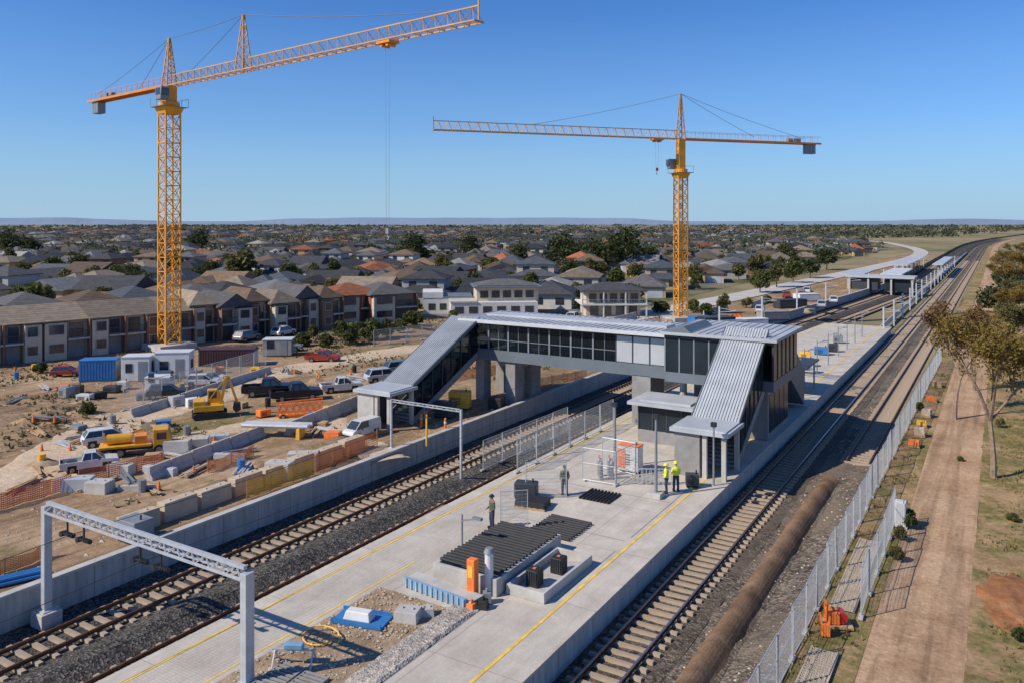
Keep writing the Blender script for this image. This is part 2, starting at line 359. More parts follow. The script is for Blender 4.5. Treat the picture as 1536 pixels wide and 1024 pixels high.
def track(u0,s,y0,y1,label,shiny=False):
    t=thing('railway_track',label,'railway track',(u0,0 if y0<0 else y0,-1.27),0,'railway tracks')
    ox,oy,oz=t.location
    cx=lambda Y:u0+s*sh(Y)+cv(Y)
    ys=yl(y0,y1,6)
    for sd in (-.76,.76):
        m=MB()
        for a,b in zip(ys[:-1],ys[1:]):
            p=Vector((cx(a)+sd-ox,a-oy,.12)); q=Vector((cx(b)+sd-ox,b-oy,.12))
            m.mi=0; m.beam(p+Vector((0,0,.03)),q+Vector((0,0,.03)),.15,.02); m.beam(p+Vector((0,0,.08)),q+Vector((0,0,.08)),.03,.12)
            m.mi=1; m.beam(p+Vector((0,0,.155)),q+Vector((0,0,.155)),.075,.035)
        m.build('rail',['rail','rail_s'] if shiny else ['rail','rail'],t)
    sm=MB().frus((-1.25,1.25,-.13,.13),-.1,(-1.23,1.23,-.1,.1),.105); base=None
    Y=y0; k=0; far=MB()
    vis=max(y0,12 if u0<-20 else 18)
    while Y<y1:
        near=vis<=Y and k<100
        if near:
            k+=1
            if base is None: base=sm.build('sleeper','sleeper',t); o=base
            else: o=base.copy(); C.objects.link(o)
            o.location=(cx(Y)-ox+rnd.uniform(-.03,.03),Y-oy,rnd.uniform(0,.02)); o.rotation_euler.z=rnd.uniform(-.015,.015)
        elif Y<420: far.box(cx(Y)-ox-1.25,cx(Y)-ox+1.25,Y-oy-.12,Y-oy+.12,-.05,.105)
        Y+=.66
    o=far.build('sleeper','sleeper',t); o['kind']='stuff'
track(-33.2,1,-4,900,'track beside the left retaining wall, leftmost of the four')
track(-28.2,1,-4,900,'track hugging the left edge of the platform')
track(-12.8,0,-4,900,'track hugging the right edge of the platform',True)
track(-8.7,0,62,900,'rightmost track, running beside the gravel bank')
# ---------------------------------------------------------------- platform
pt=thing('platform','long pale concrete island platform with yellow edge lines','platform',(-20.6,30,0))
ys=[-4,10,20,30,45,60,72]+[80+i*8 for i in range(8)]
pl=MB(); top=[(-26.8+sh(Y),Y) for Y in ys]+[(-14.4,Y) for Y in reversed(ys)]
nn=len(top)
pl.add([(x,y,-1.0) for x,y in top]+[(x,y,-.12) for x,y in top],[tuple(range(nn-1,-1,-1)),tuple(range(nn,2*nn))]+[(i,(i+1)%nn,nn+(i+1)%nn,nn+i) for i in range(nn)])
pl.add([(x,y,-1.6) for x,y in top]+[(x,y,-1.0) for x,y in top],[(i,(i+1)%nn,nn+(i+1)%nn,nn+i) for i in range(nn)])
pl.build('platform_base','pwall',pt,True)
m=MB(); tp=[(-26.95+sh(Y),Y) for Y in ys]+[(-14.22,Y) for Y in reversed(ys)]
m.add([(x,y,-.118) for x,y in tp]+[(x,y,0) for x,y in tp],[tuple(range(nn-1,-1,-1)),tuple(range(nn,2*nn))]+[(i,(i+1)%nn,nn+(i+1)%nn,nn+i) for i in range(nn)])
m.build('platform_surface','plat',pt,True)
m=MB(); m.box(-25.95,-22.6,-4,42.5,.001,.006); m.build('patterned_paving','tactile',pt,True)
for x,w in ((-15.75,.13),(-26.1,.13),):
    m=MB()
    for a,b in zip(ys[:-1],ys[1:]):
        s0,s1=(sh(a),sh(b)) if x<-20 else (0,0)
        m.add([(x-w/2+s0,a,.011),(x+w/2+s0,a,.011),(x+w/2+s1,b,.011),(x-w/2+s1,b,.011)],[(0,1,2,3)])
    m.build('edge_line','line',pt,True)
m=MB(); m.box(-23.7,-23.62,-4,30,.011,.0125); m.build('inner_line','line',pt,True)
m=MB()
for y0,y1 in ((30,36),(38,47)): m.box(-16.1,-16.04,y0,y1,.004,.008)
for y in (37.4,43.9): m.box(-23.6,-16.2,y,y+.04,.008,.012)
m.box(-18.4,-18.36,-4,28,.004,.008)
m.build('expansion_joint','conc_d',pt,True)
m=MB(); cols=[-23.3+i*.25 for i in range(16)]; yy=[-4+i*.5 for i in range(63)]
m.add([(x,y,.035+nz(x,y,1.5,.05)) for y in yy for x in cols],[(j*16+i,j*16+i+1,(j+1)*16+i+1,(j+1)*16+i) for j in range(len(yy)-1) for i in range(15)])
m.build('excavated_patch','pit',pt,True)
m=MB(); cols=[-19.6+i*.12 for i in range(11)]; yy=[-4+i*.15 for i in range(217)]
m.add([(x,y,.10+nz(x,y,4,.06)-(.08 if x>-18.5 or x<-19.5 else 0)) for y in yy for x in cols],[(j*11+i,j*11+i+1,(j+1)*11+i+1,(j+1)*11+i) for j in range(len(yy)-1) for i in range(10)])
m.build('crushed_rock_strip','rough',pt,True)
w=thing('retaining_wall','long grey concrete retaining wall left of the leftmost track','wall',(-36,30,0))
m=MB(); t2=MB(); yw=yl(-6,260,12)
for a,b in zip(yw[:-1],yw[1:]):
    p=Vector((-36+sh(a),a,0)); q=Vector((-36+sh(b),b,0))
    m.beam(p+Vector((0,0,-.65)),q+Vector((0,0,-.65)),.28,1.7); t2.beam(p+Vector((0,0,.27)),q+Vector((0,0,.27)),.42,.13)
m.build('wall_face','wall',w,True); t2.build('coping','conc',w,True)
# ---------------------------------------------------------------- station footbridge
B=thing('footbridge','long grey roofed footbridge with glazed sides across the tracks','footbridge',(-27,63,0))
X0,X1,Y0,Y1=-41.2,-22.2,60.0,66.0
m=MB(); m.box(X0,X1,Y0+.15,Y1-.15,3.9,4.3); m.build('deck','conc_d',B,True)
m=MB()
for y in (Y0,Y1-.14): m.box(X0-.1,X1,y,y+.14,3.8,4.75)
m.box(X0-.1,X0+.04,Y0+.15,Y1-.15,3.8,4.75); m.build('girder','fascia',B,True)
m=MB(); m.box(X0-.7,X1+.2,Y0-.55,Y1+.55,7.22,7.42)
for i in range(34):
    x=X0-.6+i*.59; m.box(x,x+.05,Y0-.5,Y1+.5,7.421,7.47)
m.box(X0+.5,X1-1,Y0+2.2,Y0+4.2,7.43,7.62)
rf=m.build('roof','roofm',B,True)
g_=MB().box(X0-.74,X1+.2,Y0-.68,Y0-.553,7.12,7.4); g_.v=[(a+27,b-63,c) for a,b,c in g_.v]; g_.build('gutter','whitep',rf)
for y in (Y0,Y1-.12): MB().box(X0,X1,y,y+.12,6.92,7.21).build('upper_rail','frame',B,True)
bay=2.06
for i in range(7):
    x=X0+.1+i*bay
    for y,s in ((Y0+.04,1),(Y1-.08,0)):
        MB().box(x+.06,x+bay-.06,y,y+.03,4.76,6.91).build('window','glass',B,True)
    f=MB(); f.box(x-.07,x+.07,Y0-.04,Y0+.14,4.76,6.91); f.box(x+.05,x+bay-.06,Y0+.0,Y0+.035,5.62,5.67); f.box(x+bay/2-.02,x+bay/2+.02,Y0-.001,Y0+.036,4.76,6.91); f.build('mullion','steel',B,True)
    MB().box(x-.05,x+.05,Y1-.12,Y1,4.76,6.91).build('mullion','frame',B,True)
for i in range(3):
    x=X0+.1+7*bay+i*1.46
    MB().box(x+.05,x+1.4,Y0-.01,Y0+.1,4.8,6.9).build('wall_panel','panel',B,True,bevel=.02)
    MB().box(x-.06,x+.03,Y0-.03,Y0+.14,4.76,6.91).build('mullion','frame',B,True)
MB().box(X0+14.6,X1,Y1-.1,Y1-.02,4.76,6.91).build('wall_panel','panel',B,True)
m=MB()
for i in range(26): m.beam((X0+.4+i*.55,Y0+.5,4.3),(X0+.4+i*.55,Y0+.5,5.35),.03)
m.beam((X0+.3,Y0+.5,5.35),(X0+14.5,Y0+.5,5.35),.06); m.build('handrail','galv',B,True)
for i in range(6):
    MB().box(X0+1.5+i*2.4,X0+2.8+i*2.4,Y0+2.6,Y0+2.8,7.08,7.14).build('ceiling_light','white',B,True)
for x,y,w_,d_ in ((-40.4,61.2,.9,1.2),(-40.4,64.6,.9,1.2),(-36.9,61,1.0,1.6),(-36.9,64,1.0,1.6),(-24.5,61.5,1.6,3)):
    MB().box(x-w_/2,x+w_/2,y-d_/2,y+d_/2,-1.3 if x>-30 else -.1,3.88).build('pier','conc_d',B,True,bevel=.04)
MB().box(-38,-35.8,60.4,65.6,3.4,3.9).build('crosshead','conc_d',B,True)
lb=thing('station_lobby','dark glazed lobby at the right end of the footbridge above the platform','station lobby',(-18,62,0))
LX0,LX1,LY0,LY1=-22.1,-13.9,58.9,67
MB().box(LX0,LX1,LY0,LY1,3.85,4.6).build('floor_slab','fascia',lb,True)
m=MB(); m.box(LX0-.3,LX1+.3,LY0-.35,LY1+.5,7.45,7.68)
for i in range(15): m.box(LX0-.2+i*.58,LX0-.14+i*.58,LY0-.3,LY1+.45,7.681,7.73)
m.build('roof','roofm',lb,True)
MB().exty([(LX0,7.69),(LX0+1.6,8.15),(LX0+2.2,7.69)],LY0-.3,LY1-3).build('roof_upstand','fascia',lb,True)
for i in range(4):
    x=LX0+i*1.15
    MB().box(x+.06,x+1.1,LY0+.03,LY0+.06,4.61,7.2).build('window','wind',lb,True)
    MB().box(x-.05,x+.05,LY0,LY0+.12,4.61,7.44).build('mullion','steel',lb,True)
for i in range(6):
    y=LY0+i*1.33
    MB().box(LX1-.06,LX1-.03,y+.08,y+1.28,4.61,7.2).build('window','wind',lb,True)
    MB().box(LX1-.12,LX1+.02,y-.01,y+.07,4.61,7.44).build('mullion','frame',lb,True)
MB().box(LX0,LX1-.02,LY0+.0,LY0+.1,7.21,7.44).build('upper_rail','frame',lb,True); MB().box(LX1-.1,LX1,LY0+.12,LY1,7.21,7.44).build('upper_rail','frame',lb,True); MB().box(LX0,LX1-.1,LY1-.1,LY1,4.61,7.2).build('rear_wall','frame',lb,True)
for x in (-21,-18.7):
    for y in (60,65.8): MB().tube((x,y,0),(x,y,3.84),.28,n=12).build('column','conc',lb,True)
MB().box(-20.5,-17.8,61,64.5,.01,3.84).build('lift_shaft','conc_d',lb,True,bevel=.03)
MB().box(-17.4,-14.6,60.2,66.6,.01,3.84).build('lower_enclosure','steel',lb,True,bevel=.03)
for i in range(4): MB().box(-14.61,-14.56,60.5+i*1.55,61.8+i*1.55,.5,3.3).build('window','wind',lb,True)
MB().extx([(67,3.9),(67,7.3),(73.5,3.1),(73.5,.1)],-17.2,-14.7).build('rear_stair','fascia',lb,True)
def stair(label,xa,xb,yb,yt,zrb,zrt,py0,roofx,glazed):
    t=thing('covered_stair',label,'staircase',((xa+xb)/2,yb,0))
    sl=(zrt-zrb)/(yt-yb)
    m=MB()
    m.extx([(yb-.1,zrb),(yt,zrt),(yt,zrt+.12),(yb-.1,zrb+.12)],xa-roofx,xb+roofx)
    k=int((xb-xa+2*roofx)/.2)
    for i in range(k):
        x=xa-roofx+.04+i*(xb-xa+2*roofx-.1)/k
        m.extx([(yb-.1,zrb+.121),(yt,zrt+.121),(yt,zrt+.19),(yb-.1,zrb+.19)],x,x+.09)
    m.build('roof','roofl',t,True)
    for x in (xa-roofx-.06,xb+roofx+.01):
        MB().extx([(yb-.12,zrb-.12),(yt,zrt-.12),(yt,zrt+.22),(yb-.12,zrb+.22)],x,x+.05).build('fascia','fascia',t,True)
    n=24; st=MB()
    for i in range(n):
        y=yb+.2+(yt-yb-.2)*i/n; z=4.3*(i+1)/n; st.box(xa+.2,xb-.2,y,y+(yt-yb)/n+.02,z-.28,z)
    st.build('steps','conc',t,True)
    for x in (xa,xb-.1):
        MB().extx([(yb,0),(yb+.6,0),(yt,3.9),(yt,4.55),(yb,.35)],x,x+.1).build('stringer','steel',t,True)
        k=7
        for i in range(k):
            ya=yb+(yt-yb)*i/k; yc=yb+(yt-yb)*(i+1)/k
            lo=lambda y:.42+(y-yb)/(yt-yb)*4.1; hi=lambda y:zrb-.1+(y-yb)*sl
            MB().extx([(ya+.06,lo(ya)),(yc-.03,lo(yc)),(yc-.03,hi(yc)),(ya+.06,hi(ya))],x+.035,x+.06).build('window','wind' if glazed else 'glass',t,True)
            MB().extx([(ya-.04,lo(ya)),(ya+.05,lo(ya)),(ya+.05,hi(ya)),(ya-.04,hi(ya))],x,x+.12).build('mullion','frame',t,True)
    MB().box(xa-.55,xb+.4,py0,yb+.25,2.78,3.02).box(xa-.35,xb+.2,py0+.2,yb,3.0,3.1).build('porch_roof','roofm',t,True)
    MB().box(xa-.3,xa+1.35,py0+.25,py0+.5,0,2.78).build('front_panel','conc_d' if glazed else 'conc',t,True,bevel=.02)
    MB().box(xa-.3,xa-.1,py0+.52,yb+.1,0,2.78).build('side_panel','conc',t,True)
    for x,y in ((xb+.02,py0+.4),(xb+.02,yb-.1),(xb-1.2,py0+.4)):
        MB().box(x-.14,x+.14,y-.14,y+.14,0,2.78).build('post','conc',t,True)
    MB().box(xa+1.0,xa+1.05,py0+.9,yb-.3,0.3,2.5).build('inner_screen','frame',t,True)
    return t
stair('covered stair with ribbed grey roof descending to the left site entrance',-42.9,-40.1,50.4,59.9,2.95,7.35,47.2,.12,False)
stair('covered stair with broad ribbed roof descending to the platform',-17.5,-14.65,52.2,59.9,2.95,8.05,48.9,.14,True)
k=thing('waiting_room','low glazed waiting room with flat pale roof beside the platform stair','waiting room',(-20.7,57,0))
MB().box(-23.4,-18.1,54.6,58.7,2.75,2.98).box(-22.6,-18.8,55.2,58,2.96,3.1).build('roof','roofm',k,True)
MB().box(-22.8,-18.4,55.2,58.5,0,.9).build('base_wall','conc_d',k,True)
for i in range(4):
    MB().box(-22.7+i*1.1,-21.7+i*1.1,55.22,55.25,.92,2.6).build('window','wind',k,True)
    MB().box(-22.8+i*1.1,-22.71+i*1.1,55.18,55.3,.9,2.75).build('mullion','frame',k,True)
MB().box(-18.5,-18.42,55.3,58.5,.92,2.7).build('side_window','wind',k,True)
MB().box(-22.8,-22.7,55.3,58.5,.92,2.7).build('side_window','wind',k,True)
# ---------------------------------------------------------------- tower cranes
def lattice(m,x0,x1,w,zb,zt,chord,br,nseg):
    for y in (-w/2,w/2): m.beam((x0,y,zb),(x1,y,zb),chord)
    m.beam((x0,0,zt),(x1,0,zt),chord)
    for i in range(nseg):
        a=x0+(x1-x0)*i/nseg; b=x0+(x1-x0)*(i+1)/nseg; c=(a+b)/2
        for y in (-w/2,w/2):
            m.beam((a,y,zb),(c,0,zt),br); m.beam((c,0,zt),(b,y,zb),br)
        m.beam((a,-w/2,zb),(a,w/2,zb),br); m.beam((a,-w/2,zb),(b,w/2,zb),br*.8)
def crane(label,base,zs,zj,ztop,tip,lc,hw,mids,trol,hookz,mm,jm,inner=None,hk='steel'):
    d=Vector((tip.x-base.x,tip.y-base.y)); L=d.length; rz=math.atan2(d.y,d.x)
    t=thing('tower_crane',label,'crane',base,rz)
    MB().box(-2.4,2.4,-2.4,2.4,-.2,.9).build('foundation','conc',t)
    m=MB(); n=int(zs/(hw*1.9)); c=.17
    for sx in (-hw,hw):
        for sy in (-hw,hw): m.beam((sx,sy,.9),(sx,sy,zs),c)
    for i in range(n):
        a=.9+(zs-.9)*i/n; b=.9+(zs-.9)*(i+1)/n
        for (p,q) in (((-hw,-hw),(hw,-hw)),((hw,-hw),(hw,hw)),((hw,hw),(-hw,hw)),((-hw,hw),(-hw,-hw))):
            m.beam((*p,a),(*q,a),.09)
            if i%2: p,q=q,p
            m.beam((*p,a),(*q,b),.09); m.beam((*q,a),(*p,b),.06)
    m.build('mast',mm,t)
    m=MB(); m.beam((-hw*.3,-hw*.5,1),(-hw*.3,-hw*.5,zs),.05); m.beam((hw*.1,-hw*.5,1),(hw*.1,-hw*.5,zs),.05)
    for i in range(int(zs/.5)): m.beam((-hw*.3,-hw*.5,1+i*.5),(hw*.1,-hw*.5,1+i*.5),.03)
    m.build('ladder','galv',t)
    m=MB(); m.frus((-hw-.05,hw+.05,-hw-.05,hw+.05),zs,(-hw-.35,hw+.35,-hw-.35,hw+.35),zs+.9); m.tube((0,0,zs+.88),(0,0,zs+1.5),hw+.3,n=16); m.box(-hw*.7,hw*.7,-hw*.7,hw*.7,zs+1.45,zj)
    m.build('slewing_ring',mm,t)
    for sx in (-1,1):
        m=MB(); m.box(-hw-.7,hw+.7,sx*(hw+.7)-.02,sx*(hw+.7)+.02,zs+.9,zs+.95); m.box(-hw-.7,hw+.7,sx*(hw+.7)-.02,sx*(hw+.7)+.02,zs+1.9,zs+1.95)
        for xx in (-hw-.65,0,hw+.65): m.beam((xx,sx*(hw+.7),zs+.9),(xx,sx*(hw+.7),zs+1.95),.04)
        m.build('guard_rail','steel',t)
    MB().box(-hw-.7,hw+.7,-hw-.7,hw+.7,zs+.85,zs+.89).build('catwalk','steel',t)
    cb=MB().frus((.2,1.5,-hw-1.0,-hw+.1),zs+1.6,(.2,1.75,-hw-1.0,-hw+.1),zs+3.2).build('cab','steel',t,bevel=.05)
    MB().box(1.55,1.72,-hw-.9,-hw,zs+2.1,zs+3.0).box(.4,1.4,-hw-1.04,-hw-.99,zs+2.2,zs+3.0).build('window','win',cb)
    m=MB(); hh=hw*.7
    for sx in (-hh,hh):
        for sy in (-hh,hh): m.beam((sx,sy,zj),(sx*.12,sy*.12,ztop),.12)
    for i in range(7):
        f=1-i/7*.88; f2=1-(i+1)/7*.88; a=zj+(ztop-zj)*i/7; b=zj+(ztop-zj)*(i+1)/7
        for p,q in (((-1,-1),(1,-1)),((1,-1),(1,1)),((1,1),(-1,1)),((-1,1),(-1,-1))):
            m.beam((p[0]*hh*f,p[1]*hh*f,a),(q[0]*hh*f2,q[1]*hh*f2,b),.06); m.beam((p[0]*hh*f,p[1]*hh*f,a),(q[0]*hh*f,q[1]*hh*f,a),.05)
    m.build('tower_top',jm,t)
    m=MB(); lattice(m,hw*.6,L,1.2,zj,zj+1.35,.12,.06,int(L/1.5))
    m.beam((L,-.65,zj),(L,.65,zj),.14); m.beam((L,0,zj),(L,0,zj+2.0),.1); m.beam((hw*.6,-.65,zj),(hw*.6,.65,zj),.14); m.build('jib',jm,t)
    m=MB()
    for y in (-.7,.7):
        m.beam((-hw*.5,y,zj),(-lc,y,zj),.18,.3)
        m.beam((-hw*.5,y,zj+1.15),(-lc,y,zj+1.15),.04)
        for i in range(int(lc/1.5)): m.beam((-hw-i*1.5,y,zj),(-hw-i*1.5,y,zj+1.15),.04)
    for i in range(int(lc/2)): m.beam((-hw-i*2,-.7,zj),(-hw-i*2,.7,zj),.12)
    m.box(-lc,-hw,-.65,.65,zj+.05,zj+.1); m.build('counter_jib','orange',t)
    for i in range(3): MB().box(-lc+1.0+i*.62,-lc+1.55+i*.62,-.55,.55,zj-1.75,zj-.16).build('counterweight','steel',t,bevel=.04)
    m=MB().box(-lc+4.0,-lc+5.4,-.5,.5,zj+.1,zj+.8); m.tube((-lc+5.3,0,zj+.5),(-lc+6.4,0,zj+.5),.35,n=12); m.build('winch','steel',t)
    if inner:
        m=MB()
        r,zt=inner; h=.8
        for sx in (-1,1):
            for sy in (-1,1): m.beam((r+sx*h,sy*.6,zj),(r+sx*.08,sy*.08,zt),.1)
        for i in range(6):
            f=1-i/6*.9; f2=1-(i+1)/6*.9; a=zj+(zt-zj)*i/6; b=zj+(zt-zj)*(i+1)/6
            for p,q in (((-1,-1),(1,-1)),((1,-1),(1,1)),((1,1),(-1,1)),((-1,1),(-1,-1))):
                m.beam((r+p[0]*h*f,p[1]*.6*f,a),(r+q[0]*h*f2,q[1]*.6*f2,b),.055)
        m.build('jib_tower',jm,t)
    for (xa,za,xb,zb) in mids:
        if za is None: za=ztop
        if zb is None: zb=zj+1.3
        n=10 ; pts=[]
        for i in range(n+1):
            f=i/n; pts.append(Vector((xa+(xb-xa)*f,0,za+(zb-za)*f-4*f*(1-f)*abs(xb-xa)*.012)))
        MB().path(pts,.035,4).build('pendant_rope','steel',t)
    MB().box(trol-.9,trol+.9,-.65,.65,zj-.35,zj-.1).tube((trol-.4,-.5,zj-.45),(trol-.4,.5,zj-.45),.2,n=8).tube((trol+.4,-.5,zj-.45),(trol+.4,.5,zj-.45),.2,n=8).build('trolley','orange',t)
    for s_ in (-.3,.3): MB().beam((trol+s_,0,zj-.4),(trol+s_*.6,0,hookz+.3),.02).build('hoist_rope','steel',t)
    h_=MB().box(trol-.18,trol+.18,-.1,.1,hookz-.2,hookz+.3); h_.path([Vector((trol,0,hookz-.2)),Vector((trol,0,hookz-.45)),Vector((trol+.15,0,hookz-.6)),Vector((trol+.1,0,hookz-.75)),Vector((trol-.08,0,hookz-.75))],.045); h_.build('hook_block',hk,t)
    return t
D1=101; b1=PD(254,D1,0); zj1=16+(335-130)/F*D1; tip1=PD(718,(zj1+.7-16)*F/315)
crane('tall yellow tower crane on the left, its jib rising across the sky',b1,16+(335-172)/F*D1,zj1,16+(335-58)/F*D1,tip1,21.5,.95,
  [(0,None,-20,zj1+1),(0,None,16.5,16+315/F*90),(16.5,16+315/F*90,50,None),(16.5,16+315/F*90,5,None),(0,None,-8,zj1+.4)],40.5,15.2,'yellow','jib',(16.5,16+315/F*90))
D2=130; b2=PD(1021,D2,0); zj2=16+(335-209)/F*D2; tip2=PD(650,(zj2+.5-16)*F/145)
crane('more distant orange tower crane behind the footbridge with level jib',b2,16+(335-268)/F*D2,zj2,16+(335-141)/F*D2,tip2,27,.8,
  [(0,None,26,None),(0,None,-24,zj2+.8),(0,None,-14,zj2+.8)],4.3,24.6,'yellow','jib',None,'tail')
# ---------------------------------------------------------------- portals and poles
def portal(label,xa,xb,Y,zt,za,zb,slim=1.0,br=True):
    t=thing('overhead_line_portal',label,'gantry',(xa,Y,za)); zt-=za; zb-=za; w=xb-xa; s=slim
    MB().box(-.45*s,.45*s,-.45*s,.45*s,-.2,.55*s).build('footing','conc',t,bevel=.03)
    MB().box(-.14*s,.14*s,-.17*s,.17*s,.5*s,zt+.1).box(-.3*s,.3*s,-.3*s,.3*s,.551*s,.6*s).build('post','galv',t,bevel=.01)
    MB().box(w-.15*s,w+.15*s,-.19*s,.19*s,zb,zt+.1).box(w-.3*s,w+.3*s,-.3*s,.3*s,zb+.002,zb+.05).build('post','galv',t,bevel=.01)
    m=MB(); T=.25*s; Bt=-.12*s; o_=.16*s
    m.beam((.1,0,zt+T),(w-.1,0,zt+T),.16*s,.12*s); m.beam((.1,-o_,zt+Bt),(w-.1,-o_,zt+Bt),.08*s); m.beam((.1,o_,zt+Bt),(w-.1,o_,zt+Bt),.08*s)
    n=int(w/.8)
    for i in range(n):
        a=.15+(w-.3)*i/n; b=.15+(w-.3)*(i+.5)/n; c=.15+(w-.3)*(i+1)/n
        for y in (-o_,o_): m.beam((a,y,zt+Bt),(b,0,zt+T),.045*s); m.beam((b,0,zt+T),(c,y,zt+Bt),.045*s)
    m.build('cross_beam','galv',t)
    for i,u in enumerate((1.6,2.8,6.6,7.9) if br else (3,)):
        m=MB(); m.beam((u,0,zt-.1),(u,0,zt-.9),.06); m.beam((u-.5,0,zt-.85),(u+.5,0,zt-.75),.05)
        for k_ in range(5): m.tube((u+.05+k_*.09,0,zt-.8),(u+.09+k_*.09,0,zt-.79),.1*s,n=8)
        m.tube((u-.45,-.05,zt-.88),(u-.45,.25,zt-.9),.12*s,n=8); m.build('insulator_bracket','dark',t)
    return t
portal('near galvanised overhead portal spanning the left tracks in the foreground',-35.1,-22.4,19.0,3.75,-1.2,0)
portal('slim galvanised portal over the leftmost track before the footbridge',-36.7,-30.7,43.8,3.5,0,-1.2,.42,False)
def pole(label,x,y,z,h,base=True,arm=0,r=.1):
    t=thing('pole',label,'pole',(x,y,z))
    MB().tube((0,0,.0),(0,0,h),r,r*.7,10).build('shaft','steel',t)
    if base: MB().box(-.4,.4,-.4,.4,-.02,.3).build('footing','conc',t,bevel=.03)
    if arm: MB().beam((0,0,h-.3),(arm,0,h-.05),.07).box(arm-.25,arm+.25,-.1,.1,h-.1,h+.02).build('arm','steel',t)
    else: MB().box(-.16,.16,-.13,.13,h-.01,h+.25).build('cap_box','dark',t)
    return t
pole('grey steel pole with concrete footing beside the worker',-17.2,44.4,0,4.6)
pole('grey steel pole between the orange cabinet and waiting room',-21.6,48.4,0,4.0,False)
pole('slim pole in front of the stair porch',-14.95,48.2,0,3.6,False,0,.07)
pole('short pole with bent arm behind the concrete pit',-22.3,31.9,0,1.9,False,.9,.06)
for n__,(u,z) in enumerate(((-33.2,3.0),(-28.2,3.0))):
    wm=MB()
    for a,b in ((-4,19),(19,43.8),(43.8,59)):
        for i in range(8):
            f=i/8; g=(i+1)/8
            wm.beam((u,a+(b-a)*f,z-4*f*(1-f)*.25),(u,a+(b-a)*g,z-4*g*(1-g)*.25),.02)
    tag(wm.build('overhead_wire','dark'),['thin overhead wire above the leftmost track','thin overhead wire above the track at the platform left edge'][n__],'wire')
# ---------------------------------------------------------------- temporary fences
def panel_mesh(w=2.4,h=2.1,post='galv'):
    r=thing('fence_panel','x','fence',(0,0,0))
    m=MB()
    for x in (0.02,w-.02): m.tube((x,0,0),(x,0,h),.03,n=6)
    m.tube((0,0,h-.02),(w,0,h-.02),.022,n=6); m.tube((0,0,.12),(w,0,.12),.022,n=6); m.tube((0,0,h*.55),(w,0,h*.55),.014,n=5)
    m.build('frame',post,r)
    m=MB(); k=int(w/.11)
    for i in range(1,k): m.box(i*w/k-.005,i*w/k+.005,-.004,.004,.12,h-.03)
    for i in range(1,10): m.box(0,w,-.003,.003,.12+i*(h-.15)/10-.005,.12+i*(h-.15)/10+.005)
    m.build('wire_mesh',post,r)
    MB().box(-.25,.25,-.1,.1,0,.12).build('foot_block','conc',r,bevel=.02)
    return r
FP=panel_mesh(); used=[0]
ORD=['first','second','third','fourth','fifth','sixth','seventh','eighth','ninth','tenth','eleventh','twelfth','thirteenth','fourteenth','fifteenth','sixteenth','seventeenth','eighteenth','nineteenth','twentieth']
def fence(pts,lab,group,z,uniq=True):
    n=0
    for a,b in zip(pts[:-1],pts[1:]):
        a=Vector((*a,z)); b=Vector((*b,z)); L=(b-a).length; k=max(1,round(L/2.42)); rz=math.atan2(b.y-a.y,b.x-a.x)
        for i in range(k):
            p=a+(b-a)*(i/k); lb_=(f'mesh fence panel, {ORD[n]} from the near end {lab}' if n<20 else f'far small mesh fence panel {lab}')
            if used[0]==0: o=FP; o.location=p; o.rotation_euler.z=rz; o['label']=lb_; o['group']=group; used[0]=1
            else: o=dup(FP,p,rz+rnd.uniform(-.03,.03),lb_,group)
            o.rotation_euler.x=rnd.uniform(-.02,.02)
            o.scale=(L/k/2.42,1,1)
            n+=1
fence([(-6.95,25),(-6.75,54),(-6.2,112)],'of fence beside gravel bank','fence panels along the gravel bank',-.98)
fence([(-5.1,37.2),(-5.05,50)],'of the inner right fence','fence panels of the inner right fence',-.95)
fence([(-26.45,44),(-26.2,58.4)],'along the left platform edge','fence panels along the left platform edge',0)
fence([(-30.4,46),(-30.1,58)],'between the two left tracks','fence panels between the two left tracks',-1.0)
fence([(-23.6,40.2),(-21.6,41.6)],'beside the dark generator on platform','fence panels by the generator',0)
fence([(-22.2,44.8),(-20.0,45.0),(-19.7,47.4),(-22.2,47.6)],'of the platform enclosure','fence panels around the enclosure',0)
q1=G(185,618);q2=G(400,553); fence([(q1.x,q1.y),(q2.x,q2.y)],'behind the parked pickups','fence panels on the left site boundary',.1)
fence([(-22.2,35.2),(-21.1,36.2)],'of the small mesh cage by the pit','fence panels by the pit',0)
q1=G(560,520);q2=G(700,503); fence([(q1.x,q1.y),(q2.x,q2.y)],'behind the left stair top','fence panels behind the left stair',.05)
# ---------------------------------------------------------------- generic site things
def gd(p):
    q=Vector(p)
    if q.x<-38: q.z=dz(q.x,q.y)-.02
    return q
def block(label,p,w,d,h,rz=0,m='conc',group=None,name='concrete_block',cat='concrete block'):
    b=MB().frus((-w/2,w/2,-d/2,d/2),-.05,(-w/2+.03,w/2-.03,-d/2+.03,d/2-.03),h)
    b.box(-w*.25,-w*.2,-.06,.06,h-.01,h+.07); b.box(w*.2,w*.25,-.06,.06,h-.01,h+.07)
    o=b.build(name,m,None,False,gd(p),rz,bevel=.03); return tag(o,label,cat,group)
def barrier(label,p,L,rz,group,h=.85):
    o=MB().extx([(-.3,-.05),(.3,-.05),(.3,.2),(.12,.4),(.08,h),(-.08,h),(-.12,.4),(-.3,.2)],-L/2,L/2).build('concrete_barrier','conc',None,False,gd(p),rz,bevel=.02)
    return tag(o,label,'barrier',group)
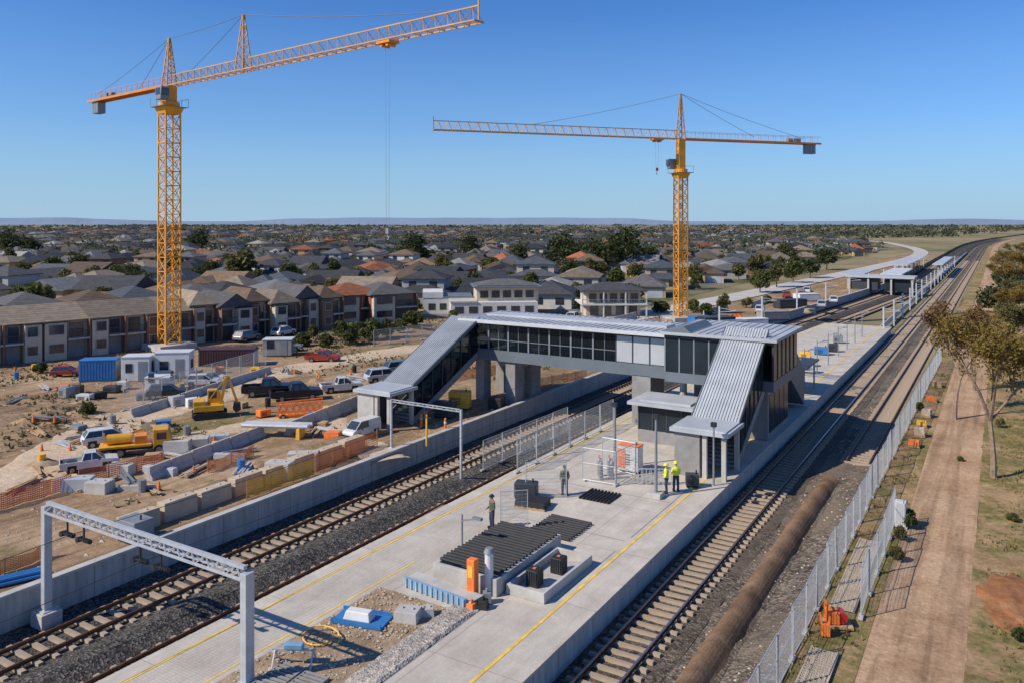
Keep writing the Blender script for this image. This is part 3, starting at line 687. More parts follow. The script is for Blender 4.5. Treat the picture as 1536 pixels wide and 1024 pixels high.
def net(label,a,b,h,m,group):
    a=gd(Vector((*a,0))); b=Vector((*b,0))
    t=thing('safety_net',label,'barrier net',a,math.atan2(b.y-a.y,b.x-a.x),group); a=Vector((a.x,a.y,0)); L=(b-a).length
    n=max(2,int(L/1.6)); 
    for i in range(n+1): MB().tube((L*i/n,0,-.1),(L*i/n,0,h+.1),.025,n=5).build('stake','wood',t)
    f=MB(); k=int(L/.1); r=7
    P=lambda i,j:Vector((i*L/k,math.sin(i*.35)*.07+math.sin(i*.9)*.03,.08+(h-.08-abs(math.sin(i*PI/(k/n)))*.12)*j/r))
    for i in range(k):
        for j in range(r+1):
            A=P(i,j);Bq=P(i+1,j); w=.028
            f.add([A-Vector((0,0,w)),Bq-Vector((0,0,w)),Bq+Vector((0,0,w)),A+Vector((0,0,w))],[(0,1,2,3)])
        A=P(i,0);Bq=P(i,r); f.add([A-Vector((.018,0,0)),A+Vector((.018,0,0)),Bq+Vector((.018,0,0)),Bq-Vector((.018,0,0))],[(0,1,2,3)])
    f.build('netting',m,t)
def gen(label,p,w,d,h,m,rz=0,name='generator',cat='generator'):
    t=thing(name,label,cat,gd(p),rz)
    MB().box(-w/2,w/2,-d/2,d/2,.12,h).build('housing',m,t,bevel=.04)
    MB().box(-w/2+.05,w/2-.05,-d/2+.05,d/2-.05,-.05,.119).build('skid','dark',t)
    g=MB()
    for i in range(5): g.box(-w*.38,w*.1,-d/2-.012,-d/2+.005,h*.3+i*h*.09,h*.34+i*h*.09)
    g.build('vent','dark',t)
    MB().tube((w*.3,0,h),(w*.3,0,h+.22),.05,n=8).build('exhaust','dark',t)
    return t
def pallet(label,p,rz,load,m,w=1.2,d=1.0):
    t=thing('loaded_pallet',label,'pallet',gd(p),rz)
    q=MB()
    for i in range(5): q.box(-w/2+i*w/5,-w/2+i*w/5+w*.15,-d/2,d/2,.11,.14)
    for y in (-d/2,-.05,d/2-.1): q.box(-w/2,w/2,y,y+.1,0,.111)
    q.build('pallet_base','wood',t)
    l=MB(); r2=random.Random(p.x*7)
    z=.145
    for i in range(load):
        hh=r2.uniform(.1,.2); s=r2.uniform(.8,.98); l.box(-w/2*s,w/2*s,-d/2*s,d/2*s,z,z+hh); z+=hh-.005
    l.build('stacked_load',m,t,bevel=.015)
    return t
def pipes(label,p,rz,L,r,rows,m,group=None):
    q=MB(); 
    for j in range(rows):
        for i in range(rows+2-j):
            y=(i-(rows+1-j)/2)*2.05*r; z=r+j*r*1.78
            q.tube((-L/2+rnd.uniform(-.1,.1),y,z),(L/2+rnd.uniform(-.1,.1),y,z),r,n=8)
    return tag(q.build('pipe_bundle',m,None,False,p,rz),label,'pipes',group)
def cabin(label,p,rz,w,d,h,m,kind='cabin'):
    t=thing('site_'+kind,label,kind,p,rz)
    b=MB().box(-w/2,w/2,-d/2,d/2,.15,h)
    if kind=='container':
        for i in range(int(w/.28)): b.box(-w/2+.1+i*.28,-w/2+.22+i*.28,-d/2-.035,-d/2,.3,h-.15)
    b.build('shell',m,t,bevel=.03)
    MB().box(-w/2-.05,w/2+.05,-d/2-.05,d/2+.05,h,h+.08).build('roof',m if kind=='container' else 'whitep',t)
    MB().box(-w/2+.1,w/2-.1,-d/2+.1,d/2-.1,0,.149).build('skid','dark',t)
    if kind=='cabin':
        MB().box(-w*.35,-w*.1,-d/2-.03,-d/2+.01,1.0,1.9).build('window','win',t)
        MB().box(w*.1,w*.1+.85,-d/2-.03,-d/2+.01,.2,min(2.1,h-.1)).build('door','steel',t)
        MB().box(w/2-.01,w/2+.03,-.4,.4,1.0,1.9).build('window','win',t)
    else:
        for y0,y1 in ((-d/2+.08,-.02),(.02,d/2-.08)): MB().box(w/2-.01,w/2+.05,y0,y1,.25,h-.1).build('door','steel',t)
    return t
pit=thing('concrete_pit','raised concrete pit with black ribbed ducts laid across its top','concrete pit',(-20.1,31.8,0))
MB().box(-21.8,-18.4,28.9,29.1,0.004,.75).box(-21.8,-18.4,34.6,34.8,0.004,.75).box(-21.8,-21.6,29.1,34.6,0.004,.75).box(-18.6,-18.4,29.1,34.6,0.004,.75).box(-21.6,-18.6,29.1,34.6,.004,.2).build('pit_wall','conc',pit,True,bevel=.02)
q=MB()
for i in range(19):
    y=29.35+i*.285; j=rnd.uniform(-.05,.05); q.tube((-21.7+j,y,.81),(-18.5+j,y,.81),.085,n=8)
tag(q.build('duct_bundle','dark'),'black corrugated ducts laid neatly across the near concrete pit','ducts')
q=MB()
for i in range(10):
    y=35.9+i*.28; j=rnd.uniform(-.03,.03); q.tube((-20.9+j,y,.1),(-18.5+j,y,.1),.085,n=8)
tag(q.build('duct_bundle','dark'),'black ducts lying flat just behind the concrete pit','ducts')
q=MB()
for i in range(9): q.tube((-20.9+i*.22,41.8,.07),(-20.9+i*.22,43.6,.07),.07,n=8)
tag(q.build('duct_bundle','dark'),'small square of black ducts in mid platform','ducts')
tr=thing('concrete_tray','low concrete tray with raised rim beside the pit','concrete tray',(-17.3,31.7,0))
MB().box(-18.25,-16.35,29.4,29.55,.004,.45).box(-18.25,-16.35,33.9,34.05,.004,.45).box(-18.25,-18.1,29.55,33.9,.004,.45).box(-16.5,-16.35,29.55,33.9,.004,.45).box(-18.1,-16.5,29.55,33.9,.004,.1).build('rim','conc',tr,True,bevel=.02)
for i,(x,y) in enumerate(((-17.5,30.6),(-17.2,32.3))):
    t=thing('pump_unit',('nearer' if i==0 else 'farther')+' black finned unit standing in the concrete tray','machine',(x,y,.11),0,'black units in the tray')
    MB().box(-.3,.3,-.3,.3,0,.72).build('casing','dark',t,bevel=.04)
    m=MB()
    for k_ in range(5): m.box(-.24+k_*.11,-.2+k_*.11,-.33,.33,.15,.66)
    m.build('fins','frame',t); MB().box(-.07,.07,-.07,.07,.721,.75).build('lid','safety',t)
o=thing('orange_cabinet','tall orange post cabinet at the front corner of the pit','cabinet',(-19.3,28.4,0))
MB().box(-.2,.2,-.18,.18,.05,1.65).build('body','safety',o,bevel=.03); MB().box(-.28,.28,-.26,.26,0,.049).build('base_plate','dark',o); MB().box(-.12,.12,-.2,-.181,.9,1.4).build('door','netye',o)
o=thing('vent_pipe','white round vent pipe with grey cap beside orange post','vent pipe',(-18.85,29.0,0.05))
MB().tube((0,0,0),(0,0,1.75),.19,n=16).build('pipe','white',o); MB().tube((0,0,1.751),(0,0,1.95),.24,.16,16).build('cap','steel',o)
for i,(dx,dy) in enumerate(((.55,-.5),(.95,-.2),(.8,.3))):
    tag(MB().frus((-.2,.2,-.2,.2),0,(-.17,.17,-.17,.17),.25+.1*i).tube((0,0,.25+.1*i),(0,0,.4+.1*i),.07).build('junction_box',['safety','dark','steel'][i],None,False,(-19.3+dx,28.0+dy,.02),.3*i,bevel=.02),['small orange junction box by the white vent pipe','small black junction box by the white vent pipe','small grey junction box by the white vent pipe'][i],'box')
t=thing('formwork_panel','pale blue ribbed formwork along the front of the pit','formwork',(-22.4,27.7,.02),-.1)
MB().box(0,3.5,-.06,.06,0,.42).build('board','bluel',t); m=MB()
for i in range(12): m.box(.1+i*.3,.16+i*.3,-.12,-.055,0,.42)
m.build('rib','galv',t)
MB().box(-.1,3.7,.07,.9,.2,.3).build('top_slab','conc',t)
t=thing('steel_tray','blue steel tray holding white cased unit on bare earth','tray',(-21.9,24.3,.08),.25)
MB().box(-1.1,1.1,-.55,.55,0,.06).box(-1.1,1.1,-.55,-.5,.05,.2).box(-1.1,1.1,.5,.55,.05,.2).build('tray_floor','blue',t); MB().frus((-.7,.5,-.3,.3),.065,(-.6,.4,-.2,.2),.4).build('cased_unit','white',t,bevel=.04)
block('chunky concrete block with hollow top on bare earth',Vector((-20.4,25.4,.05)),1.0,.8,.42,.3)
block('smaller concrete block against the chunky block',Vector((-20.0,26.1,.05)),.6,.5,.3,.7)
t=thing('trestle_stand','galvanised trestle at the bottom of the patterned paving','trestle',(-21.8,20.6,.05),.5)
m=MB()
for x in (-.7,.7):
    m.beam((x,-.4,0),(x,0,.55),.05); m.beam((x,.4,0),(x,0,.55),.05)
m.beam((-.8,0,.56),(.8,0,.56),.07); m.build('trestle','galv',t); MB().box(-.35,.35,-.15,.15,.6,.8).build('motor','bluel',t,bevel=.03)
t=thing('hose','yellow hose curling on bare earth near the trestle','hose',(-22.3,22.4,.1))
MB().path([Vector((.9*math.cos(a*.5)*(1-a*.03),.6*math.sin(a*.5),.03+.12*max(0,math.sin(a*.4)))) for a in range(14)],.03,6).build('hose_tube','netye',t)
for i in range(2):
    t=thing('drain_grate',('left' if i==0 else 'right')+' ribbed grate of the pair lying at the bottom edge','grate',(-21.6+i*1.15,19.6,.1),.1,'grates at the bottom edge'); g=MB()
    for k_ in range(10): g.box(-.5,.5,-.9+k_*.19,-.8+k_*.19,0,.05)
    g.box(-.52,-.47,-.95,.95,0,.055).box(.47,.52,-.95,.95,0,.055); g.build('bars','conc_d',t)
gen('dark boxy generator standing on the platform near the left edge',Vector((-23.6,40.3,0)),1.3,.8,.95,'frame',.3)
sw=gen('orange and white switch cabinet on the platform by the enclosure',Vector((-20.4,48.2,0)),1.35,.9,1.7,'white',.0,'switch_cabinet','cabinet')
MB().box(-.7,-.2,-.47,-.44,.3,1.5).build('orange_door','safety',sw); MB().box(-.7,.7,-.46,.46,1.69,1.76).build('cap','safety',sw)
pallet('pallet of dark sheets beside the generator',Vector((-22.6,39.3,0)),.2,2,'dark',1.8,1.3)
for i,(x,y) in enumerate(((-21.7,46.2),(-21.2,46.6),(-20.8,46.1),(-21.3,45.6))):
    t=thing('gas_bottle',f'{["leftmost","rear","right","front"][i]} dark bottle of the cluster in the mesh enclosure','bottle',(x,y,0),0,'bottles in the enclosure')
    MB().loft([(0,0,0,.13,.13),(0,0,1.0,.13,.13),(0,0,1.15,.06,.06),(0,0,1.25,.04,.04)],10).build('cylinder','steel',t); MB().box(-.05,.05,-.05,.05,1.25,1.35).build('valve','safety',t)
for i in range(5):
    x=-19.0+i*.45
    t=thing('barrier_stand',f'{ORD[i]} grey barrier stand from the left on platform','barrier',(x,46.0+i*.25,0),.4,'barrier stands on the platform')
    MB().beam((0,0,0),(0,0,1.0),.05).beam((-.3,0,.95),(.3,0,.95),.05).beam((-.3,0,.1),(.3,0,.1),.05).beam((-.3,0,.1),(-.3,0,.95),.04).beam((.3,0,.1),(.3,0,.95),.04).build('frame','galv',t)
gen('small dark tool cart beside the worker',Vector((-16.0,47.3,0)),.8,.6,.8,'frame',.4,'tool_cart','cart')
for i in range(3):
    pipes(f'{["near","middle","far"][i]} bundle of rusty rails lying beside the platform edge',Vector((-28.2+.2*i,37+i*3.6,-1.0)),PI/2+.05,3.4,.06,2,'sleeper','rail bundles beside the platform')
# ---------------------------------------------------------------- left site things
for i in range(8):
    y=25.5+i*2.35
    block(f'beige concrete block, {ORD[i]} from near end of row by the wall',Vector((-38.4-.05*i,y,.03)),2.1,.75,.95+.08*(i%2),PI/2+rnd.uniform(-.02,.02),'conc_tan','beige blocks behind the retaining wall')
gen('squat grey transformer cabinet on top of the retaining wall',Vector((-37.3,24.6,.0)),1.5,1.1,1.15,'steel',0,'transformer_cabinet','cabinet')
net('yellow orange safety netting beside the beige blocks, near stretch',(-37.2,31.5),(-37.3,37),1.15,'netye','safety nets along the retaining wall')
net('bright orange safety netting, far stretch behind the retaining wall',(-37.4,37.2),(-38.2,44),1.2,'netor','safety nets along the retaining wall')
net('red orange safety netting at the far left edge of site',(-47.4,22.2),(-47.6,27.2),1.0,'netred','red nets at the left')
net('red orange safety netting nearer the white utility vehicle',(-47.8,27.8),(-47.0,33),1.0,'netred','red nets at the left')
net('crumpled orange netting in the bottom left corner',(-38.6,17.0),(-38.9,21.2),.7,'netor','nets bottom left')
net('low orange netting beside the row of barriers in mid site',(-43.2,33.5),(-43.6,37.5),.8,'netor','nets in mid site')
for n__,(a_,b_) in enumerate(((G(640,578),G(760,560)),(G(790,585),G(880,568)))):
    net(['orange netting behind the left stair under the footbridge','orange netting seen beneath the middle of the footbridge'][n__],(a_.x,a_.y),(b_.x,b_.y),1.0,'netor','nets under the footbridge')
pipes('bundle of blue pipes in the bottom left corner',Vector((-37.6,18.7,.05)),1.2,2.6,.09,2,'blue')
pipes('grey steel beam bundle raised on trestles in the site centre',Vector((-46.0,41.8,.85)),-.1+TH,5.0,.17,1,'galv')
for i in (-1,1):
    v=Vector((-46.0,41.8,0))+Vector((math.cos(TH-.1),math.sin(TH-.1),0))*1.8*i; block(('left' if i<0 else 'right')+' yellow trestle block under the steel beam bundle',v,.3,1.3,.78,TH-.1,'netye','trestles',name='trestle',cat='trestle')
def brow(a,b,n,lab,grp,h=.85):
    for i in range(n):
        v=a+(b-a)*((i+.5)/n); d=b-a
        barrier(f'concrete barrier, {ORD[i]} {lab}',v,d.length/n-.07,math.atan2(d.y,d.x)+rnd.uniform(-.03,.03),grp,h)
brow(G(222,722),G(395,655),6,'from left of the row in mid site','concrete barriers in mid site')
brow(G(430,655),G(556,603),7,'from near end of row towards left stair','concrete barriers by the left stair',1.0)
brow(G(195,628),G(405,561),9,'from left along the rear site fence','concrete barriers along the rear fence',.8)
spots=[(112,735,2.2,.9,.8),(150,738,1.4,1,.7),(182,712,1.6,.8,.7),(240,712,2.4,.5,.5),(262,680,2.2,.8,.9),(300,672,1.2,.9,.7),(330,665,1.4,.7,.6),(420,715,1.7,1.0,1.0),(455,700,2.0,.9,1.0),(345,690,2.2,.4,.4),(205,735,2.2,.3,.3)]
for i,(px,py,w_,d_,h_) in enumerate(spots):
    block(f'pale concrete block, {ORD[i]} of those scattered in mid site counting from left',G(px,py),w_,d_,h_,TH+rnd.uniform(-.3,.3),'conc' if i%3 else 'panel','scattered blocks')
for i,(px,py,m_,lab) in enumerate(((100,600,'steel','grey'),(128,603,'car_white','white'),(168,590,'frame','black'),(185,585,'car_white','white box-like'),(230,575,'blue','blue'),(265,610,'car_silver','silver'),(290,612,'white','white'),(395,627,'safety','orange'),(385,560,'netye','yellow'),(330,560,'safety','orange'),(115,592,'frame','black'),(150,600,'dark','dark'),(215,600,'steel','grey'))):
    gen(f'{lab} site plant box near the left cabins, {ORD[i]} in the scatter',G(px,py),rnd.uniform(.9,1.5),rnd.uniform(.7,.9),rnd.uniform(.6,1.1),m_,rnd.uniform(0,1.5),'plant_box','site box')
for i,(px,py,l,m_) in enumerate(((95,585,2,'safety'),(360,612,2,'wood'),(245,640,3,'blue'),(480,640,2,'wood'),(500,660,3,'safety'),(230,690,2,'wood'),(640,600,3,'netye'),(118,648,2,'steel'))):
    pallet(f'loaded wooden pallet, {ORD[i]} of the loads dotted over the site',G(px,py),rnd.uniform(0,1),l,m_,1.2,.9)
r3=random.Random(77)
def clut(i,px,py):
    p=gd(G(px,py)); side='left' if px<260 else ('middle' if px<430 else 'stair side')
    kd=i%5
    where=f'{ORD[i//5%20]} of its kind in the {side} site'
    if kd==0:
        t=thing('traffic_cone',f'small orange traffic cone, {where}','cone',p,0,'traffic cones on the site'); MB().tube((0,0,.03),(0,0,.6),.15,.03,10).build('cone_body','safety',t); MB().box(-.2,.2,-.2,.2,0,.03).build('base','dark',t)
    elif kd==1:
        m_=r3.choice(['blue','steel','netye','dark']); t=thing('steel_drum',f'upright {({"blue":"blue","steel":"grey","netye":"yellow","dark":"black"})[m_]} drum, {where}','drum',p,0,'drums on the site'); MB().tube((0,0,0),(0,0,.75),.24,n=14).tube((0,0,.28),(0,0,.31),.255,n=14).tube((0,0,.5),(0,0,.53),.255,n=14).build('shell',m_,t)
    elif kd in (2,4):
        q=MB(); a=r3.uniform(0,PI); mt=r3.choice(['wood','galv','sleeper','wood','steel'])
        for k_ in range(r3.randint(5,9)):
            b=a+r3.uniform(-.12,.12); dx,dy=math.cos(b)*1.2,math.sin(b)*1.2; ox,oy=r3.uniform(-.3,.3),r3.uniform(-.3,.3); q.beam((ox-dx,oy-dy,.05+.05*k_*.6),(ox+dx,oy+dy,.06+.05*k_*.6),.12,.06)
        nm={'wood':'timber planks','galv':'galvanised bars','sleeper':'brown sleepers','steel':'grey steel lengths'}[mt]
        tag(q.build('material_pile',mt,None,False,p),f'loose pile of {nm}, {where}','material pile','material piles on the site')
    else:
        q=MB(); n_=14; s=r3.uniform(.6,1.4)
        vs=[(0,0,s*.36)]
        for rr,hh in ((.35,.28),(.7,.13),(1,-.05)):
            for k_ in range(n_):
                a=2*PI*k_/n_; j=r3.uniform(.8,1.15); vs.append((math.cos(a)*rr*s*j,math.sin(a)*rr*s*j,hh*s+r3.uniform(-.04,.04)))
        fs=[(0,1+k_,1+(k_+1)%n_) for k_ in range(n_)]+[(1+l*n_+k_,1+(l+1)*n_+k_,1+(l+1)*n_+(k_+1)%n_,1+l*n_+(k_+1)%n_) for l in range(2) for k_ in range(n_)]
        q.add(vs,fs); tag(q.build('spoil_heap',r3.choice(['pit','bank','dirt']),None,False,p,smooth=True),f'small heap of spoil or gravel, {where}','spoil heap','spoil heaps on the site')
cs=[]
while len(cs)<95:
    px=r3.uniform(20,560); py=r3.uniform(553,740); p=G(px,py)
    if p.x>-39.5 or any(abs(px-a)<24 and abs(py-b)<13 for a,b in ((405,590),(442,600),(512,588),(543,650),(162,664),(140,704),(208,680),(322,622),(447,618),(415,655))): continue
    cs.append((px,py))
cs.sort()
for i,(px,py) in enumerate(cs): clut(i,px,py)
cabin('small blue shipping container at the left rear of the site',G(150,571),TH+.2,3.4,2.0,2.2,'blue','container')
cabin('white site cabin left of the crane base',G(208,570),TH+.15,2.7,2.2,2.5,'white')
cabin('white site cabin right in front of the crane base',G(262,566),TH+.15,3.4,2.2,2.7,'white')
cabin('low dark maroon container right of the crane base',G(343,548),TH+.1,6.0,2.2,1.9,mat('maroon',(.07,.03,.035),.6,0,.2,1),'container')
cabin('grey site cabin behind the dark container',G(418,533),TH+.1,3.4,2.2,2.0,'conc_d')
cabin('white low site hut under the left tower crane',G(240,586),TH+.1,2.2,1.8,1.4,'white')
for i,(px,py) in enumerate(((632,641),(668,648))):
    t=thing('safety_bollard',f'{["left","right"][i]} orange bollard of the pair under the left stair','bollard',G(px,py),0,'orange bollards under the left stair')
    MB().tube((0,0,0),(0,0,1.1),.1,.08,10).build('post','safety',t); MB().tube((0,0,.7),(0,0,.85),.105,.1,10).build('band','white',t); MB().box(-.2,.2,-.2,.2,0,.06).build('base','dark',t)
gen('yellow compact machine standing under the left end of the footbridge',G(690,612),1.8,1.2,1.5,'netye',.4,'plant_box','machine')
gen('dark machine beside the yellow one beneath the footbridge',G(668,625),1.6,1.1,1.3,'frame',.2,'plant_box','machine')
gen('black crate stack under the footbridge by the pier',G(745,612),1.2,1.2,1.0,'dark',.2,'plant_box','machine')
t=thing('yellow_mast','slim yellow mast beside the left stair porch','mast',G(640,668),0); MB().tube((0,0,0),(0,0,2.3),.07,n=8).build('shaft','netye',t); MB().box(-.16,.16,-.1,.1,2.3,2.5).build('lamp','dark',t)
# ---------------------------------------------------------------- vehicles
def wheel(t,x,y,r,sd):
    w=MB().tube((x,y-.12,r),(x,y+.12,r),r,n=18).build('tyre','rub',t)
    MB().tube((x,y+sd*.11,r),(x,y+sd*.13,r),r*.6,n=12).build('rim','rim',w)
def car(kind,paintk,label,p,deg,sc=1,group=None):
    t=thing({'pickup':'pickup','suv':'parked_car','van':'van'}[kind],label,{'pickup':'pickup truck','suv':'car','van':'van'}[kind],gd(p)+Vector((0,0,.04)),TH+R(deg),group); t.scale=(sc,sc,sc)
    W=.93
    if kind=='pickup':
        body=[(-2.6,.5),(-2.0,.38),(2.1,.38),(2.55,.5),(2.62,.75),(2.5,1.0),(1.9,1.08),(1.1,1.13),(-.6,1.13),(-.6,.75),(-2.5,.75),(-2.58,.6)]
        gh=((-.65,1.25,-.86,.86),(-.45,.55,-.7,.7),1.13,1.75)
    elif kind=='suv':
        body=[(-2.3,.42),(2.2,.42),(2.36,.6),(2.32,.82),(2.1,.95),(1.2,1.06),(-2.2,1.12),(-2.38,.9),(-2.4,.6)]
        gh=((-2.2,1.25,-.86,.86),(-1.8,.4,-.68,.68),1.08,1.66)
    else:
        body=[(-2.3,.4),(2.25,.4),(2.42,.6),(2.38,.85),(2.15,1.05),(1.75,1.2),(-2.35,1.25),(-2.38,.6)]
        gh=((-2.33,1.8,-.87,.87),(-2.28,.95,-.78,.78),1.21,1.98)
    b=MB().exty(body,-W,W)
    if kind=='pickup':
        b.box(-2.5,-.58,-W,-W+.08,.7,1.12).box(-2.5,-.58,W-.08,W,.7,1.12).box(-2.58,-2.49,-W,W,.6,1.12)
    b.build('body',paintk,t,bevel=.07)
    MB().frus(gh[0],gh[2],gh[1],gh[3]).build('windows','win',t)
    a,c=gh[0],gh[1]; m=MB(); m.box(c[0]-.03,c[1]+.03,c[2]-.03,c[3]+.03,gh[3]-.01,gh[3]+.05)
    for sy in (0,1):
        for (u,v) in ((0,0),(1,1)): m.beam((a[u],a[2+sy],gh[2]),(c[v],c[2+sy],gh[3]),.09)
        mx=(a[0]+a[1])/2-.1; m.beam((mx,a[2+sy],gh[2]),(mx,c[2+sy],gh[3]),.08)
        if kind=='van': m.frus((a[0]+.05,mx,a[2+sy]-.005 if sy==0 else a[3]-.06,a[2]+.06 if sy==0 else a[3]+.005),gh[2],(c[0]+.02,mx,c[2]-.012 if sy==0 else c[3]-.06,c[2]+.06 if sy==0 else c[3]+.012),gh[3]-.02)
    m.build('roof',paintk,t,bevel=.02)
    for x in (-1.5,1.5):
        for sd in (-1,1): wheel(t,x,sd*.84,.36,sd)
        MB().box(x-.45,x+.45,-.94,.94,.38,.84).build('wheel_arch','dark',t,bevel=.08)
    fx=2.56 if kind=='pickup' else 2.34
    for sd in (-1,1):
        MB().box(fx-.2,fx+.03,sd*.72-.16,sd*.72+.16,.72,.86).build('headlight','light',t)
        MB().box(-2.6 if kind=='pickup' else -2.4,-2.3,sd*.82-.08,sd*.82+.08,.75,1.0).build('taillight','tail',t)
        MB().box(.75,.9,sd*.95-.07,sd*.95+.07,1.08,1.2).build('mirror','dark',t)
    MB().box(fx-.02,fx+.06,-.8,.8,.4,.6).build('bumper','dark',t)
    return t
car('pickup','car_black','black pickup truck, left one of the dark pair',G(402,594),15,.9)
car('pickup','car_black','black pickup truck with open tray, right one of the pair',G(444,601),22,.88)
car('pickup','car_white','white pickup parked right of the two black ones',G(512,588),25,.76)
car('suv','car_silver','silver car with pale roof left of the stair, nearer one',G(577,574),30,.85)
car('suv','car_green','greenish car left of the stair, farther one',G(603,562),30,.85)
car('pickup','car_red','red pickup parked far back beside weedy ground',G(484,543),0,.75)
car('van','car_white','small white van parked in front of the left stair porch',G(543,655),-125,.62)
car('suv','car_white','white car at far left behind the yellow truck',G(162,668),35,.72)
car('pickup','car_white','white utility pickup in front of the yellow truck at left',G(134,706),30,.66)
car('suv','car_black','black car beside the left cabins',G(250,598),20,.72)
car('suv','car_white','small white car far back near maroon container',G(305,580),10,.68)
car('suv','car_red','small red car near the rear boundary at far left',G(100,565),10,.62)
car('suv','car_grey','grey car far back by the rear boundary',G(430,527),5,.8)
def truck(label,p,deg,sc):
    t=thing('flatbed_truck',label,'truck',gd(p),TH+R(deg)); t.scale=(sc,)*3
    MB().box(-2.9,1.3,-1.0,1.0,.85,1.05).build('flatbed','car_yellow',t,bevel=.02)
    MB().box(-2.9,2.6,-.45,.45,.5,.849).build('chassis','dark',t)
    cbn=MB().exty([(1.4,.55),(2.9,.55),(2.95,1.2),(2.65,2.2),(1.4,2.25)],-1.0,1.0).build('cab','car_yellow',t,bevel=.06)
    MB().box(1.7,2.5,-1.015,1.015,1.35,1.95).build('side_window','win',cbn)
    MB().add([(2.935,-.85,1.3),(2.935,.85,1.3),(2.72,.85,2.05),(2.72,-.85,2.05)],[(0,1,2,3)]).build('windscreen','win',cbn)
    MB().tube((-2.3,0,1.5),(-.3,0,1.5),.44,n=14).build('tank','car_yellow',t); MB().box(-.1,.9,-.7,.7,1.06,1.75).build('pump_box','orange',t,bevel=.04)
    MB().beam((-2.6,.7,1.1),(.5,.9,2.0),.16).beam((-2.6,.7,1.05),(-2.6,.7,1.9),.14).build('boom','car_yellow',t)
    for x in (-2.1,-1.2,1.9):
        for sd in (-1,1): wheel(t,x,sd*.9,.45,sd)
    for sd in (-1,1): MB().box(2.9,2.99,sd*.7-.14,sd*.7+.14,.7,.88).build('headlight','light',t)
truck('yellow flatbed truck carrying tank and pump box',G(204,682),22,.78)
def excav(label,p,deg,sc=1):
    t=thing('excavator',label,'excavator',gd(p),TH+R(deg)); t.scale=(sc,)*3
    for sd in (-1,1):
        MB().exty([(-1.5,.15),(-1.25,0),(1.25,0),(1.5,.15),(1.5,.5),(1.25,.65),(-1.25,.65),(-1.5,.5)],sd*.95-.22,sd*.95+.22).build('crawler_track','dark',t)
    MB().box(-1.5,1.2,-1.05,1.05,.8,1.35).box(-1.55,-.5,-1.0,1.0,1.3,1.8).box(-.6,.6,-.6,.6,.45,.85).build('body','car_yellow',t,bevel=.06)
    c=MB().exty([(-.3,1.36),(.95,1.36),(.95,1.9),(.6,2.6),(-.3,2.6)],.15,1.0).build('cab','car_yellow',t,bevel=.04)
    MB().box(-.15,.55,.13,1.02,1.8,2.45).build('window','win',c)
    MB().beam((.9,-.3,1.3),(1.4,-.3,3.8),.28,.36).beam((1.4,-.3,3.8),(1.7,-.3,3.8),.26,.34).build('boom','car_yellow',t)
    MB().beam((1.6,-.3,3.85),(2.4,-.3,1.3),.22,.26).beam((-.2,-.3,1.7),(1.4,-.3,3.8),.1).build('stick','car_yellow',t)
    MB().exty([(2.1,1.4),(2.7,1.3),(2.75,.7),(2.3,.45),(2.0,.8)],-.75,.15).build('bucket','dark',t)
excav('yellow excavator with raised boom in the middle of the site',G(316,626),20,.86)
t=thing('lattice_rack','long orange lattice rack standing left of the barriers','rack',gd(G(450,626)),TH+.25); m=MB(); t.scale=(.88,.88,.88)
for z in (.3,1.3):
    for y in (-.6,.6): m.beam((-2.1,y,z),(2.1,y,z+ .25),.12)
for i in range(7):
    x=-2.1+i*.6
    for y in (-.6,.6): m.beam((x,y,.3),(x+.6,y,1.4),.08); m.beam((x,y,1.35),(x+.6,y,.35),.08)
m.build('lattice','safety',t); MB().box(-1.9,1.9,-.55,.55,.1,.3).build('bed','orange',t)
for x in (-1.5,1.5):
    for sd in (-1,1): wheel(t,x,sd*.7,.25,sd)
# right side things
t=thing('orange_compressor','orange engine unit on a pallet beside the right fence','machine',(-5.9,36.0,-.93),.4); t.scale=(.85,)*3
MB().box(-.7,.7,-.5,.5,0,.12).build('pallet_base','wood',t); MB().box(-.5,.1,-.35,.35,.13,.75).build('engine','safety',t,bevel=.05); MB().tube((.2,-.3,.45),(.2,.35,.45),.28,n=12).build('drum','tail',t); MB().beam((-.5,-.3,.13),(-.5,-.3,1.1),.06).beam((-.5,.3,.13),(-.5,.3,1.1),.06).beam((-.5,-.3,1.1),(-.5,.3,1.1),.06).build('handle','safety',t)
t=thing('orange_stand','small orange valve stand left of the engine unit','machine',(-6.15,34.9,-.93),.2); t.scale=(.9,)*3
MB().box(-.2,.2,-.2,.2,0,.5).beam((-.15,0,.5),(-.25,0,.95),.1).beam((.15,0,.5),(.2,0,.85),.1).build('body','safety',t)
for n__,(a_,b_) in enumerate(((27,33.6),(37.5,46.5))):
    g=MB(); y=a_
    while y<b_: g.box(-6.4,-5.45,y,y+.1,-.93,-.87); y+=.2
    g.box(-6.45,-6.38,a_,b_,-.94,-.86).box(-5.47,-5.4,a_,b_,-.94,-.86)
    tag(g.build('walkway_grate','conc_tan'),['near','far'][n__]+' ribbed walkway between the two right fences','walkway')
t=thing('signal_cabinet','white cabinet among the right fence panels','cabinet',(-4.75,49.6,-.95)); MB().box(-.28,.28,-.25,.25,.08,1.45).build('body','white',t,bevel=.03); MB().box(-.36,.36,-.33,.33,0,.079).build('plinth','conc',t); MB().box(-.24,.24,-.27,-.251,.2,1.35).build('door','whitep',t)
for i,(x,y,l,m_,lb_) in enumerate(((-5.6,68,2,'safety','orange'),(-5.5,71.5,3,'conc_tan','beige'),(-5.6,75,2,'netye','yellow'),(-5.5,79,3,'conc_tan','tan'),(-5.6,86,2,'safety','far orange'),(-5.6,94,3,'wood','timber'))):
    pallet(f'{lb_} load on a pallet beside the service road fence, {ORD[i]} back',Vector((x,y,-.95)),rnd.uniform(-.3,.3),l,m_,.8,.9)
